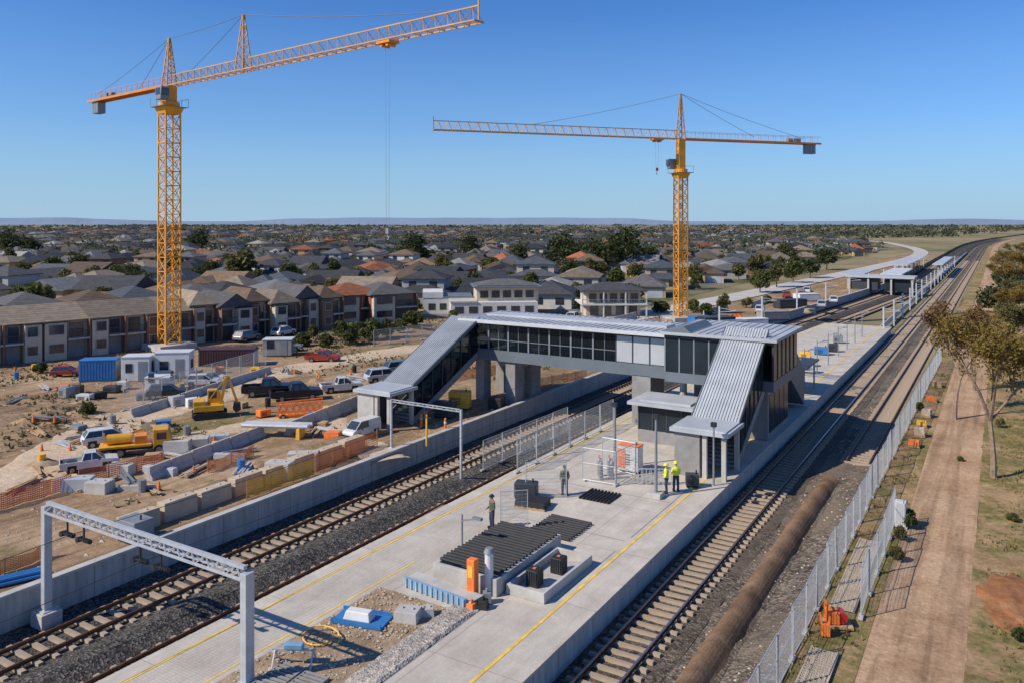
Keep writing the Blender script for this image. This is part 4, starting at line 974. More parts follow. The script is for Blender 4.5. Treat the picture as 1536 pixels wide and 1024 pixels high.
bpy.ops.mesh.primitive_ico_sphere_add(subdivisions=5,radius=1) ; o=bpy.context.object; o.name='soil_mound'
for v in o.data.vertices:
    n_=noise.fractal(Vector(v.co)*2.2,1,2,5)*.22; v.co=Vector((v.co.x*1.5,v.co.y*3.0,max(-.2,v.co.z*.36)))*(1+n_)
o.location=(.6,42.5,-1.0); o.data.materials.append(M['redsoil']); tag(o,'red brown soil mound on the right verge','soil mound')
for p_ in o.data.polygons: p_.use_smooth=True
for i in range(9):
    y=70+i*6.5
    pole(f'slim light pole on the far platform, {ORD[i]} beyond the footbridge',-16.6,y,0,3.6,False,.8,.06)
for i in range(4):
    y=76+i*9; gen(f'blue seat pod on the far platform, {ORD[i]} beyond footbridge',Vector((-18.6,y,0)),1.6,1.0,.9,'blue',.1,'seat_pod','bench')
for i,(x,y,m_) in enumerate(((-20,75,'steel'),(-19,84,'steel'),(-17.5,90,'white'),(-19.5,98,'netye'),(-17.8,106,'frame'),(-18.5,114,'steel'))):
    gen(f'small equipment box on the far platform, {ORD[i]} beyond the canopy',Vector((x,y,0)),1.2,.8,1.0,m_,.2,'plant_box','equipment box')
cn=thing('platform_canopy','small dark canopy on the platform just beyond the footbridge','canopy',(-17,79,0)); MB().box(-2,2,-3,3,2.7,2.85).build('roof','frame',cn)
for x in (-1.6,1.6):
    for y in (-2.5,2.5): MB().tube((x,y,0),(x,y,2.69),.08,n=8).build('post','steel',cn)
def mast(label,x,y,z,h):
    t=thing('line_mast',label,'mast',(x,y,z),0,'masts along the far line')
    MB().box(-.12,.12,-.12,.12,0,h).build('post','galv',t); MB().beam((0,0,h-.8),(2.4,0,h-.5),.06).beam((0,0,h-.2),(2.4,0,h-.5),.05).build('arm','galv',t)
for i in range(14):
    y=95+i*19; mast(f'pale line mast on the left of far tracks, {ORD[i]} receding',-36.8+sh(y)+cv(y)+.9,y,-1.2,5.2)
for i in range(17):
    y=134+i*14; mast(f'pale line mast between far tracks, {ORD[i]} receding',-15.2+cv(y),y,-1.2,4.4)
m=MB(); yy=yl(130,520,9)
for a,b in zip(yy[:-1],yy[1:]):
    m.beam((-16.2+cv(a),a,-.7),(-16.2+cv(b),b,-.7),.12,.9)
tag(m.build('median_barrier','whitep'),'long white barrier between the far tracks','barrier')
for i in range(5):
    x=[-52,-47,-43,-40,-38][i]; y=[118,108,140,160,190][i]
    barrier(f'pale retaining kerb beyond the footbridge, {ORD[i]} from the left',Vector((x,y,0)),14,PI/2,'far kerbs',1.1)
ds=thing('distant_station','distant second station with flat pale roofs across the tracks','station',(-24,212,0))
MB().box(-8,7,-4,4,2.9,3.3).build('roof','panel',ds); MB().box(-11,-5,4.1,24,3.0,3.35).build('roof','panel',ds); MB().box(-2,3,10,40,2.9,3.2).build('roof','whitep',ds)
MB().box(-7,-1,-3,3,0,2.89).build('booth','frame',ds); MB().box(.5,6,-3,3,-.2,2.6).build('booth','wind',ds)
for x in (-7.5,-3,2,6.5):
    for y in (-3.5,3.5): MB().box(x-.2,x+.2,y-.2,y+.2,-1.3,2.89).build('column','conc',ds)
for n__,(xa,xb,ya,yb_) in enumerate(((-3,2,-20,45),(8,11,-10,55))):
    ds=thing('distant_canopy',['left','right'][n__]+' one of the long pale platform canopies far along the line','canopy',(-26,290,0)); MB().box(xa,xb,ya,yb_,3,3.3).build('roof','panel',ds)
    for y in (ya+2,0,15,30,44): MB().box((xa+xb)/2-.2,(xa+xb)/2+.2,y,y+.3,-1,2.99).build('column','conc',ds)
def road(pts,w,m,label,z=.04):
    mb=MB(); P3=[Vector((*a,z)) for a in pts]; vs=[]
    for i,p in enumerate(P3):
        d=(P3[min(i+1,len(P3)-1)]-P3[max(0,i-1)]).normalized(); n_=Vector((-d.y,d.x,0))*w/2; vs+=[p-n_,p+n_]
    mb.add(vs,[(2*i,2*i+1,2*i+3,2*i+2) for i in range(len(P3)-1)])
    struct('road',mb,m,label,'road')
rp=cr([Vector((x,y,0)) for x,y in ((-54,118),(-49,170),(-43,250),(-37,340),(-34,430),(-40,520),(-58,620),(-95,760),(-190,930),(-380,1100))],6)
road([(v.x,v.y) for v in rp],7,mat('pale_road',(.46,.43,.39),.9,0,.2,.2),'pale road beside the line, curving away left in the distance',.16)
road([(-112,20),(-104,60),(-93,98),(-70,124),(-56,136)],6,M['asph'],'asphalt street in front of the townhouses',.13)
# ---------------------------------------------------------------- trees
def leafq(m,c,s,r_):
    a=Vector((r_.gauss(0,1),r_.gauss(0,1),r_.gauss(0,1))).normalized(); b=a.cross(Vector((r_.gauss(0,1),r_.gauss(0,1),r_.gauss(0,1)))).normalized()
    a=a*s; b=b*s*.55; m.add([c-a,c+b,c+a,c-b],[(0,1,2,3)])
def crown(seed,w,h,z0,nc,nl,ls):
    r_=random.Random(seed); m=MB()
    for i in range(nc):
        th=r_.uniform(0,2*PI); ph=r_.uniform(-.6,1.0); rr=r_.uniform(.35,.85)
        c=Vector((math.cos(th)*rr*w/2*math.sqrt(max(.05,1-ph*ph*.8)),math.sin(th)*rr*w/2*math.sqrt(max(.05,1-ph*ph*.8)),z0+h/2+ph*h/2*.75)); cr_=r_.uniform(.14,.26)*w
        for k in range(nl):
            d=Vector((r_.gauss(0,1),r_.gauss(0,1),r_.gauss(0,.8))).normalized()*cr_*r_.uniform(.6,1.1)
            leafq(m,c+d,ls*r_.uniform(.6,1.3),r_)
    return m
TV=[]
for i,(w_,h_,mt) in enumerate(((6,5.5,'leaf_g'),(7,6,'leaf_d'),(5,6,'leaf_o'),(4.5,4,'leaf_g'),(8,7,'leaf_d'),(3.5,5,'leaf_o'))):
    cm=crown(50+i,w_,h_,1.0,26,46,.42); t=thing('suburban_tree','x','tree')
    c_=cm.build('crown',mt,t); tk=MB(); tk.tube((0,0,-.1),(.1,.05,2.0),.2,.14,7); tk.tube((.1,.05,2),(.7,.3,3.4),.12,.06,6); tk.tube((.1,.05,2),(-.5,-.4,3.5),.12,.05,6); tk.build('trunk','bark',t)
    TV.append((t,['round green','broad dark green','slender olive','small green','large dark spreading','narrow olive'][i]))
usedT=set()
def puttree(k,p,sc,label,group):
    t,d=TV[k]
    if k not in usedT:
        usedT.add(k); t.location=p; t.rotation_euler.z=rnd.uniform(0,6); t.scale=(sc,)*3; t['label']=label; t['group']=group; return t
    o=dup(t,p,rnd.uniform(0,6),label,group); o.scale=(sc*rnd.uniform(.85,1.2),sc*rnd.uniform(.85,1.2),sc*rnd.uniform(.75,1.15)); return o
def gum(label,p,h,spread,seed,leaf,nl=46,ls=.13,lean=0,levels=4):
    r_=random.Random(seed); t=thing('gum_tree',label,'tree',p); tk=MB(); lf=MB(); tips=[]
    def rec(a,d,L,r,k):
        q=a
        for s_ in range(3):
            d=(d+Vector((r_.gauss(0,.09),r_.gauss(0,.09),.05))).normalized(); b=q+d*(L/3); tk.tube(q,b,r*(1-s_*.12),r*(1-(s_+1)*.12),6 if k<2 else 4,False); q=b
            if k>=2: tips.append(q)
        if k>=levels: tips.append(q); return
        for i in range(3 if k else 4):
            ang=r_.uniform(0,2*PI); sp=r_.uniform(.35,.75)*spread
            nd=(d+Vector((math.cos(ang)*sp,math.sin(ang)*sp,r_.uniform(-.05,.25)))).normalized(); rec(q,nd,L*r_.uniform(.55,.78),r*.58,k+1)
    rec(Vector((0,0,-.1)),Vector((lean,0,1)).normalized(),h*.33,h*.018,0)
    for c in tips:
        if r_.random()<.22: continue
        cr_=r_.uniform(.25,.6)
        for i in range(int(nl*r_.uniform(.2,.8))):
            leafq(lf,c+Vector((r_.gauss(0,cr_*.6),r_.gauss(0,cr_*.6),r_.gauss(-.08,cr_*.42))),ls*r_.uniform(.6,1.3),r_)
    tk.build('trunk','bark',t); lf.build('crown',leaf,t)
    return t
gy=gum('tall gum tree with yellow green crown, nearest on the right verge',G(1490,716,-.95),11.6,1.05,3,'leaf_y',36,.12)
gb=gum('bare limbed gum tree with bronze crown left of the nearest gum',G(1432,628,-.95),10.8,.75,8,'leaf_b',30,.12)
gum('gum tree with olive crown at the right picture edge',G(1540,660,-.95),9.4,.9,21,'leaf_y',34,.12)
gs=gum('small bronze leaved gum behind the fence machinery',G(1462,585,-.95),8.5,.7,33,'leaf_b',28,.12)
go=gum('olive gum tree further along the service road',G(1512,560,-.95),9,.8,44,'leaf_o',36,.14)
for i,(px,py,k,sc) in enumerate(((1505,490,0,.95),(1534,500,1,1.0),(1515,462,0,1.0),(1503,440,1,1.0),(1532,442,0,1.1),(1520,425,1,1.2),(1538,418,0,1.2),(1505,418,1,.9),(1526,530,1,.8),(1550,470,0,1.1),(1515,405,0,1.2),(1540,402,1,1.3),(1486,520,1,.6))):
    s_,dn=((go,'olive'),(gy,'yellowish'))[k]
    o=dup(s_,G(px,py,-.95),rnd.uniform(0,6),f'{dn} gum in the tree belt right of the far tracks, {ORD[i]}','trees right of the far tracks'); o.scale=(sc*1.1,sc*1.1,sc*.72)
for i,(px,py,k,sc) in enumerate(((1495,470,1,.9),(1528,455,4,.8),(1512,436,4,.8),(1500,425,3,.9),(1380,615,3,.16),(1365,790,3,.2),(1350,810,2,.14),(1520,780,3,.14),(1500,640,2,.15),(1530,960,3,.12),(1345,840,2,.15),(1440,690,3,.1))):
    o=puttree(k,G(px,py,-.95),sc,f'{TV[k][1]} bush on the right verge, {ORD[i]} of the bushes','bushes on the right verge'); o.location.z-=1.1*sc
for i,(px,py,k,sc) in enumerate(((455,520,3,.5),(488,522,3,.45),(520,518,0,.55),(556,512,3,.7),(580,508,2,.5),(540,505,3,.5),(600,500,3,.45),(470,510,5,.4),(620,490,0,.5),(360,428,2,1.3),(380,430,0,.9),(1060,475,3,.5),(1040,470,3,.5),(680,485,5,.45),(130,625,3,.28),(60,560,3,.3),(1120,462,2,.4),(1150,455,3,.4),(1085,470,2,.5),(990,470,3,.6))):
    o=puttree(k,G(px,py),sc,f'{TV[k][1]} shrub on the weedy ground, {ORD[i]} of the shrubs','shrubs on the weedy ground')
    o.location.z-=.8*sc
# ---------------------------------------------------------------- houses
WALLS={'cream':(.54,.46,.35),'white':(.60,.59,.56),'brown brick':(.24,.13,.085),'grey':(.34,.34,.34),'tan':(.46,.33,.21),'red brick':(.32,.115,.065),'ochre':(.56,.36,.14)}
ROOFS={'charcoal':(.05,.053,.06),'slate grey':(.10,.10,.108),'pale grey':(.25,.25,.25),'brown':(.17,.12,.085),'blue grey':(.085,.098,.12),'terracotta':(.30,.115,.06),'taupe':(.24,.20,.155)}
for k,c in WALLS.items(): M['w_'+k]=mat('wall_'+k.replace(' ','_'),c,.85,0,.12,.8)
def roofmat(n,c):
    m_,nt,b=nodes(n); p=pos(nt)
    wv=nt.nodes.new('ShaderNodeTexWave'); wv.bands_direction='Z'; wv.inputs['Scale'].default_value=1.6; nt.links.new(p,wv.inputs['Vector'])
    col=mix(nt,1.0,ramp(nt,ntex(nt,p,1.1,5),[(.3,tuple(x*.75 for x in c)),(.7,tuple(x*1.25 for x in c))]),ramp(nt,wv.outputs['Fac'],[(.0,(.7,.7,.7)),(.3,(1,1,1))]),'MULTIPLY')
    oi=nt.nodes.new('ShaderNodeObjectInfo'); col=mix(nt,1.0,col,ramp(nt,oi.outputs['Random'],[(0,(.65,.67,.70)),(1,(1.35,1.28,1.18))]),'MULTIPLY')
    nt.links.new(col,b.inputs['Base Color']); b.inputs['Roughness'].default_value=.85; b.inputs['Specular IOR Level'].default_value=.2; return m_
for k,c in ROOFS.items(): M['r_'+k]=roofmat('roof_'+k.replace(' ','_'),c)
SH=[]
for i in range(7):
    r_=random.Random(i*5+1); w_=r_.uniform(8.5,11.5); d_=r_.uniform(9,14); two=i in (1,4)
    SH.append((w_,d_,two,r_.choice((-1,1)),i%3==2))
def house_geo(i):
    w_,d_,two,sd,gb_=SH[i]; wall=MB(); roof=MB(); wh=2.5
    gw=min(5.2,w_*.55)
    wall.box(-w_/2,w_/2,-d_/2,d_/2,0,wh); gx0,gx1=(-w_/2,-w_/2+gw) if sd<0 else (w_/2-gw,w_/2)
    wall.box(gx0,gx1,-d_/2-2.6,-d_/2-.001,0,wh)
    roof.hip(-w_/2,w_/2,-d_/2,d_/2,wh+.16,1.7+.12*i,.5,i in (3,5)); roof.hip(gx0,gx1,-d_/2-2.6,-d_/2+3,wh+.165,1.4,.48,gb_)
    if i in (3,5):
        gh_=1.65+.12*i
        wall.exty([(-w_/2+.02,wh),(w_/2-.02,wh),(0,wh+gh_)],-d_/2-.02,d_/2+.02) if d_>w_ else wall.extx([(-d_/2+.02,wh),(d_/2-.02,wh),(0,wh+gh_)],-w_/2-.02,w_/2+.02)
    if two:
        wall.box(-w_/2+1,w_/2-1,-d_/2+1,d_/2-3.5,wh+.17,5.0); roof.hip(-w_/2+1,w_/2-1,-d_/2+1,d_/2-3.5,5.16,1.7,.5)
    if gb_: wall.exty([(gx0+.1,wh),(gx1-.1,wh),((gx0+gx1)/2,wh+1.4)],-d_/2-2.62,-d_/2-2.5)
    pieces=[('garage_door',MB().box(gx0+.6,gx1-.6,-d_/2-2.65,-d_/2-2.603,0,2.0),'roofm')]
    fx=-sd
    a=fx*w_*.28
    pieces.append(('window',MB().box(a-.9,a+.9,-d_/2-.04,-d_/2-.003,.9,2.0),'win')); pieces.append(('door',MB().box(-.45,.45,-d_/2-.04,-d_/2-.003,0,2.0),'frame'))
    for s_ in (-1,1):
        for y in (-d_*.25,d_*.2): pieces.append(('window',MB().box(s_*w_/2-(.04 if s_<0 else -.003),s_*w_/2+(.04 if s_>0 else -.003),y-.8,y+.8,.9,2.0),'win'))
    for x in (-w_*.25,w_*.2): pieces.append(('window',MB().box(x-.9,x+.9,d_/2+.023,d_/2+.05,.8,2.0),'win'))
    if two:
        for x in (-w_*.2,w_*.2): pieces.append(('window',MB().box(x-.8,x+.8,-d_/2+.96,-d_/2+.997,3.3,4.6),'win')); pieces.append(('window',MB().box(x-.8,x+.8,d_/2-3.497,d_/2-3.46,3.3,4.6),'win'))
    return wall,roof,pieces
HG=[house_geo(i) for i in range(7)]
cache={}
def cached(key,mk):
    if key not in cache:
        o=mk(); cache[key]=o.data; bpy.data.objects.remove(o)
    return cache[key]
def lk(name,me,parent):
    o=bpy.data.objects.new(name,me); C.objects.link(o)
    if parent is not None: o.parent=parent
    return o
wn=list(WALLS); rn=list(ROOFS)
wwt=[5,4,2.5,3,4,1.5,1.5]; rwt=[6,5,2,4,3,1.6,4]
def sector(px):
    for lim,s_ in ((60,'far left edge'),(170,'left of tall crane'),(240,'just left of tall mast'),(340,'just right of tall mast'),(450,'behind townhouse gables'),(560,'above last townhouses'),(680,'behind terracotta houses'),(800,'behind office block'),(900,'left of villa'),(1000,'left of distant crane'),(1100,'right of distant crane'),(1200,'by the far road')):
        if px<lim: return s_
    return 'nearest far railway'
def putfull(i,wc,rc,p,rz,label,group):
    t=thing('house',label,'house',p,rz,group); wall,roof,pc=HG[i]
    lk('wall',cached(('w',i,wc),lambda:wall.build('wall','w_'+wc)),t); lk('roof',cached(('r',i,rc),lambda:roof.build('roof','r_'+rc)),t)
    for j,(nm,mb_,mt) in enumerate(pc): lk(nm,cached(('p',i,j),lambda:mb_.build(nm,mt)),t)
    return t
def combo(i,wc,rc):
    def mk():
        m=MB(); wall,roof,pc=HG[i]
        for mi,src in ((0,wall),(1,roof)): m.mi=mi; m.add(src.v,src.f)
        m.mi=2
        for nm,mb_,mt in pc: m.add(mb_.v,mb_.f)
        return m.build('house',['w_'+wc,'r_'+rc,'win'])
    return cached(('c',i,wc,rc),mk)
cand=[]
ra=TH-R(9); A=Vector((math.cos(ra),math.sin(ra),0)); Bv=Vector((-math.sin(ra),math.cos(ra),0))
excl=[(G(735,478),20),(G(925,478),16),(G(535,480),13),(G(600,480),13),(G(1021,482),10)]
def insub(v):
    X,Y=v.x,v.y
    if Y>560: return X<-66-(Y-560)*.30
    if Y>138: return X<-62
    if Y>96: return X<-90+(Y-96)*.7
    return X<-122+ (Y-49)*.25
P_=47
for j in range(0,70):
    for sgn in (-1,1):
        bb=116+j*P_+sgn*12.2; off=rnd.uniform(0,10); gap=rnd.randint(6,11)
        for i in range(-110,72):
            aa=i*12.6+off+(i//gap)*7
            v=A*aa+Bv*bb+Bv*(6*math.sin(aa*.012+j)); L,D=cam(v)
            if D<100 or D>2300 or abs(L)/D>.72 or not insub(v): continue
            if any((v-e_).length<r_ for e_,r_ in excl): continue
            if rnd.random()<(.07 if D<500 else .2+.3*(D>1200)): continue
            cand.append((D,v+Vector((rnd.uniform(-.8,.8),rnd.uniform(-1.5,1.5),0)),ra+(0 if sgn>0 else PI)+rnd.uniform(-.12,.12)))
for bi in range(14):
    bb=116+bi*P_; pts=[]
    for k in range(70):
        aa=-420+k*10; v=A*aa+Bv*(bb+6*math.sin(aa*.012+bi))
        if insub(v) and cam(v)[1]>100: pts.append((v.x,v.y))
    if len(pts)>2: road(pts,6,M['asph'],f'estate street, {ORD[bi]} back from the station',.05)
cand.sort(key=lambda c:c[0])
nfull=120
STOREY={True:'two-storey',False:'single-storey'}
far=MB(); fm=['w_cream','w_white','w_brown brick','w_grey','r_charcoal','r_slate grey','r_pale grey','r_brown','r_blue grey','r_terracotta','r_taupe']
for n_,(D,v,rz) in enumerate(cand):
    i=rnd.choices(range(7),[4,2,4,4,2,4,4])[0]; wc=rnd.choices(wn,wwt)[0]; rc=rnd.choices(rn,rwt)[0]
    if n_<300:
        L,_=cam(v); px=768+F*L/D; row=int((D-100)/30)
        lab=f'{STOREY[SH[i][2]]} {wc} house, {rc} roof, {ORD[min(19,row)]} belt back, {sector(px)}'
        if n_<nfull: o=putfull(i,wc,rc,v,rz,lab,'houses of the estate')
        else:
            o=lk('house',combo(i,wc,rc),None); o.location=v; o.rotation_euler.z=rz; tag(o,lab,'house','houses of the estate')
        o.scale=(rnd.uniform(.88,1.08),rnd.uniform(.88,1.08),rnd.uniform(.9,1.12))
    else:
        w_,d_,two,sd,gb_=SH[i]; far.T=Matrix.Translation(v)@Matrix.Rotation(rz,4,'Z'); h=4.6 if two else 2.5
        far.mi=wn.index(wc)%4; far.box(-w_/2,w_/2,-d_/2,d_/2,0,h); far.mi=4+rn.index(rc); far.hip(-w_/2,w_/2,-d_/2,d_/2,h+.16,rnd.uniform(1.4,2.4),.5,rnd.random()<.3)
far.T=None
o=far.build('distant_houses',fm); tag(o,'countless tiny houses of the estate merging towards the horizon','houses',None,'stuff')
tc=[]
for n_ in range(9000):
    D=130+(rnd.random()**.6)*1200; L=rnd.uniform(-.68,.62)*D; v=FW*D+RT*L
    if insub(v): tc.append((D,v))
import bisect
Ds=[c[0] for c in cand]
def clear(t,r):
    a=bisect.bisect_left(Ds,t[0]-8); b=bisect.bisect_right(Ds,t[0]+8)
    return all((t[1]-c[1]).length>r for c in cand[a:b])
tc=[t for t in tc if clear(t,5.8) and all((t[1]-e_).length>r_*.75 for e_,r_ in excl)]
tc.sort(key=lambda c:c[0])
ftr=MB(); rf_=random.Random(4)
def blob(m,v,w_,h_,n,ls):
    for i in range(n):
        d=Vector((rf_.gauss(0,.33)*w_,rf_.gauss(0,.33)*w_,h_*.55+rf_.gauss(0,.22)*h_)); leafq(m,v+d,ls*rf_.uniform(.6,1.3),rf_)
for n_,(D,v) in enumerate(tc[:2300]):
    if n_<240:
        k=rnd.choice([0,1,2,3,3,5,2]); L=cam(v)[0]
        puttree(k,v,rnd.uniform(.4,.95),f'{TV[k][1]} garden tree among the houses, {sector(768+F*L/D)}, {["near","middle","far"][min(2,int(n_/80))]} rows','garden trees of the estate')
    else: blob(ftr,v,rnd.uniform(3,7),rnd.uniform(3.5,7.5),30,.9)
for i,(px,py,k,sc) in enumerate(((615,402,4,1.4),(640,400,1,1.2),(700,390,4,1.3),(850,408,4,1.6),(890,405,1,1.5),(940,408,4,1.6),(965,405,1,1.3),(915,398,4,1.4),(780,400,1,1.1),(1140,440,0,.8),(1165,432,2,1.0),(1190,425,0,.9),(1215,418,1,.9),(40,385,4,1.5),(15,385,4,1.5),(300,380,4,1.4),(560,395,2,1.2),(360,428,2,1.3),(1240,405,1,1.1),(1180,395,4,1.2))):
    puttree(k,G(px,py),sc,f'{TV[k][1]} big tree rising above the rooftops, {ORD[i]} of the tall ones','tall trees of the estate')
for n_ in range(1500):
    D=rnd.choice([900,1050,1200,1400,1700,2000,2300])+rnd.gauss(0,30); L=rnd.uniform(-.7,.75)*D
    if L/D<-.1 and D<1100: continue
    v=FW*D+RT*L
    if -60<v.x-cv(v.y)<20: continue
    if noise.noise(Vector((L*.004,D*.01,0)))<-.12: continue
    blob(ftr,v,rnd.uniform(8,16),rnd.uniform(5,9),22,2.2)
for n_ in range(900):
    D=rnd.choice([2700,3300,4200])+rnd.gauss(0,60); L=rnd.uniform(-.72,.75)*D
    if noise.noise(Vector((L*.0012,D*.01,7)))<-.08: continue
    blob(ftr,FW*D+RT*L,rnd.uniform(25,60),rnd.uniform(6,11),12,5)
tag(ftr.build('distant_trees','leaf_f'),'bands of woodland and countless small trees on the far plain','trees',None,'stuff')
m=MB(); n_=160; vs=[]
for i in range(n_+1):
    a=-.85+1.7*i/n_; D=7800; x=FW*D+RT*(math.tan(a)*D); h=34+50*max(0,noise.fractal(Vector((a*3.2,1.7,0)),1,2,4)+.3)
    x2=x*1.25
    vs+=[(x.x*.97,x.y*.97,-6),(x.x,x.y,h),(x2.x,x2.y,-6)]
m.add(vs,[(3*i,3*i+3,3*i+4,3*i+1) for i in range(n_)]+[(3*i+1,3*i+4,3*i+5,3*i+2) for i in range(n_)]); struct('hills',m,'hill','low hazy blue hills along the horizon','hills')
# ---------------------------------------------------------------- townhouses and specials
def townhouse(label,p,rz,w_,d_,wc,rc,style,eave=4.7,group='townhouses facing the site',flip=False):
    t=thing('townhouse',label,'townhouse',p,rz,group); s=-1 if flip else 1
    def bx(xa,xb,*r): return (min(xa*s,xb*s),max(xa*s,xb*s))+r
    MB().box(-w_/2,w_/2,0,d_,0,eave).build('wall','w_'+wc,t)
    r=MB()
    if style==0: r.add([(-w_/2-.02,-.5,eave+.02),(w_/2+.02,-.5,eave+.02),(w_/2+.02,d_+.5,eave+.02),(-w_/2-.02,d_+.5,eave+.02),(-w_/2-.02,d_/2,eave+1.7),(w_/2+.02,d_/2,eave+1.7)],[(0,1,5,4),(2,3,4,5),(0,4,3),(1,2,5),(3,2,1,0)])
    else:
        r.hip(-w_/2+.1,w_/2-.1,-.2,d_,eave+.18,1.7,.4,style==2)
    r.build('roof','r_'+rc,t)
    if style==2: MB().exty([(-w_/2,eave),(w_/2,eave),(0,eave+1.45)],-.12,-.02).build('gable','w_'+wc,t)
    MB().box(*bx(-w_/2+.15,-w_/2+w_*.48,-1.0,-.003,0,eave-.15)).build('bay','w_'+('cream' if wc!='cream' else 'brown brick'),t)
    MB().box(*bx(-w_/2+.05,-w_/2+w_*.5,-1.1,-.0,eave-.149,eave-.02)).build('bay_cap','r_charcoal',t)
    b=MB().box(*bx(-w_/2+w_*.51,w_/2-.1,-1.0,-.004,2.2,2.4)).build('balcony','conc',t)
    rl=MB()
    for i in range(9): rl.box(*bx(-w_/2+w_*.52+i*w_*.05,-w_/2+w_*.52+i*w_*.05+.03,-.98,-.95,2.4,3.2))
    rl.box(*bx(-w_/2+w_*.51,w_/2-.1,-1.0,-.94,3.19,3.26)); rl.build('railing','frame',b)
    for x0,x1,z0,z1,y in ((-w_/2+.6,-w_/2+w_*.42,.9,1.9,-1.0),(-w_/2+.6,-w_/2+w_*.42,3.0,4.1,-1.0),(w_*.08,w_/2-.5,2.45,4.2,0)):
        f=MB().box(*bx(x0-.07,x1+.07,y-.05,y-.004,z0-.07,z1+.07)).build('window','conc',t); MB().box(*bx(x0,x1,y-.065,y-.051,z0,z1)).build('pane','win',f)
    MB().box(*bx(w_*.05,w_/2-.35,-.05,-.004,0,2.0)).build('garage_door','frame' if style else 'conc_d',t)
    MB().box(*bx(w_/2-.12,w_/2+.02,-.9,-.004,0,eave)).build('party_wall','w_brown brick',t)
pa=G(-75,556); pb=G(512,492); d=(pb-pa); Lr=d.length; rzt=math.atan2(d.y,d.x)
ws=[1.25,1.0,1.3,1.05,1.2,1.0,.9,1.15,.85,1.1,.9,1.0]; tot=sum(ws)
tw=['cream','brown brick','tan','brown brick','cream','tan','tan','grey','cream','tan','brown brick','cream']; rr_=['taupe']*6+['taupe','slate grey','brown','taupe','slate grey','brown']
st_=[0,0,0,0,0,0,1,2,1,1,2,1]; ac=0
nrm=Vector((-math.sin(rzt),math.cos(rzt),0))
for i in range(12):
    v=pa+d*((ac+ws[i]/2)/tot)+nrm*([0,0,0,0,0,0,.8,-.3,1.2,0,.9,.2][i]); ac+=ws[i]
    townhouse(f'{tw[i]} two-storey townhouse, {ORD[i]} from the left of the row',v,rzt,Lr*ws[i]/tot,9,tw[i],rr_[i],st_[i],[4.5,4.5,4.5,4.5,4.5,4.5,4.9,4.5,4.8,4.4,4.9,4.6][i],'townhouses facing the site',i%3==1)
for i in range(7):
    v=pa+d*((i*.15+.12))+nrm*(17+3*(i%2)); townhouse(f'{["cream","grey","brown","tan","cream","grey","white"][i]} hipped house behind the townhouse row, {ORD[i]} from left',v,rzt+.1*(i%2),8.5,9,['cream','grey','brown brick','tan','cream','grey','white'][i],['charcoal','slate grey','brown','blue grey','slate grey','charcoal','pale grey'][i],1,4.4,'hipped houses behind the townhouses')
townhouse('red brick two-storey house with terracotta tiled roof beyond the townhouses',G(537,484),rzt-.2,9.5,9,'red brick','terracotta',1,4.3,None)
townhouse('slate roofed brick house right of the terracotta one',G(590,482),rzt-.2,8,9,'red brick','slate grey',1,4.3,None)
townhouse('ochre rendered house with brown roof left of the office block',G(622,452),rzt-.2,11,9,'ochre','brown',1,4.4,None)
ob=thing('office_block','white rendered two-storey block with dark flat roofs in mid view','office building',G(742,477),TH+.12); ob.scale=(.82,.82,.82)
MB().box(-9,9,0,12,0,3.2).build('lower_wall','w_white',ob); MB().box(-3.5,9.5,2.5,12,3.201,6).build('upper_wall','w_cream',ob)
MB().box(-4.2,10.2,1.6,12.6,6.001,6.3).build('roof','fascia',ob); MB().hip(-3,9,3,11.5,6.47,1.1,.3).build('roof_cap','r_slate grey',ob)
MB().box(-9.2,-3.6,-.2,12,3.201,3.45).build('terrace','conc',ob)
for i in range(6): MB().box(-8.2+i*2.9,-6.4+i*2.9,-.05,-.004,1.0,2.4).build('window','win',ob)
for i in range(5): MB().box(-2.8+i*2.4,-1.1+i*2.4,2.44,2.497,3.9,5.4).build('window','win',ob)
ob=thing('office_block','lower white annex with stepped parapets left of the office block','office building',G(672,472),TH+.1); ob.scale=(.85,.85,.85)
MB().box(-5,5,0,9,0,3.5).box(-5.2,-1,-.1,9.1,3.45,4.6).build('wall','w_white',ob); MB().box(-.9,5.1,-.1,9.1,3.501,3.7).build('roof','fascia',ob)
for i in range(4): MB().box(-4+i*2.3,-2.6+i*2.3,-.05,-.004,1,2.3).build('window','win',ob)
ob=thing('villa','white two-storey villa with wraparound balcony left of the distant crane','house',G(922,477),TH+.05); ob.scale=(.85,.85,.85)
MB().box(-5.5,5.5,1.5,10,0,5.2).build('wall','w_cream',ob); MB().box(-6.6,6.6,-.2,10.5,2.5,2.75).build('balcony_slab','w_white',ob); MB().hip(-6,6,0.5,10.3,5.4,1.3,.7).build('roof','r_slate grey',ob)
for i in range(5): MB().box(-4.9+i*2.1,-3.4+i*2.1,1.44,1.497,3.0,4.7).build('window','win',ob)
for i in range(4): MB().box(-4.7+i*2.6,-3.0+i*2.6,1.44,1.497,.4,2.2).build('window','win',ob)
for x in (-6.4,-2.2,2.2,6.4): MB().box(x-.12,x+.12,-.1,.14,0,5.2).build('column','w_white',ob)
m=MB().box(-6.5,6.5,-.15,-.1,3.6,3.68)
for i in range(26): m.box(-6.5+i*.52,-6.46+i*.52,-.15,-.1,2.751,3.6)
m.build('railing','steel',ob)
for i,(px,py,w_,h_,m_,lb_) in enumerate(((1075,498,5,2.2,'frame','black'),(1100,500,4,1.8,'steel','grey'),(1050,495,3,2,'blue','blue'),(1125,494,5,1.6,'white','white'),(1160,480,5,1.4,'conc_d','dull grey'),(1185,462,6,1.6,'frame','dark'),(1210,452,5,1.5,'white','small white'))):
    cabin(f'{lb_} site container beyond the footbridge at right',G(px,py),TH+.3,w_,2.2,h_,m_,'container')
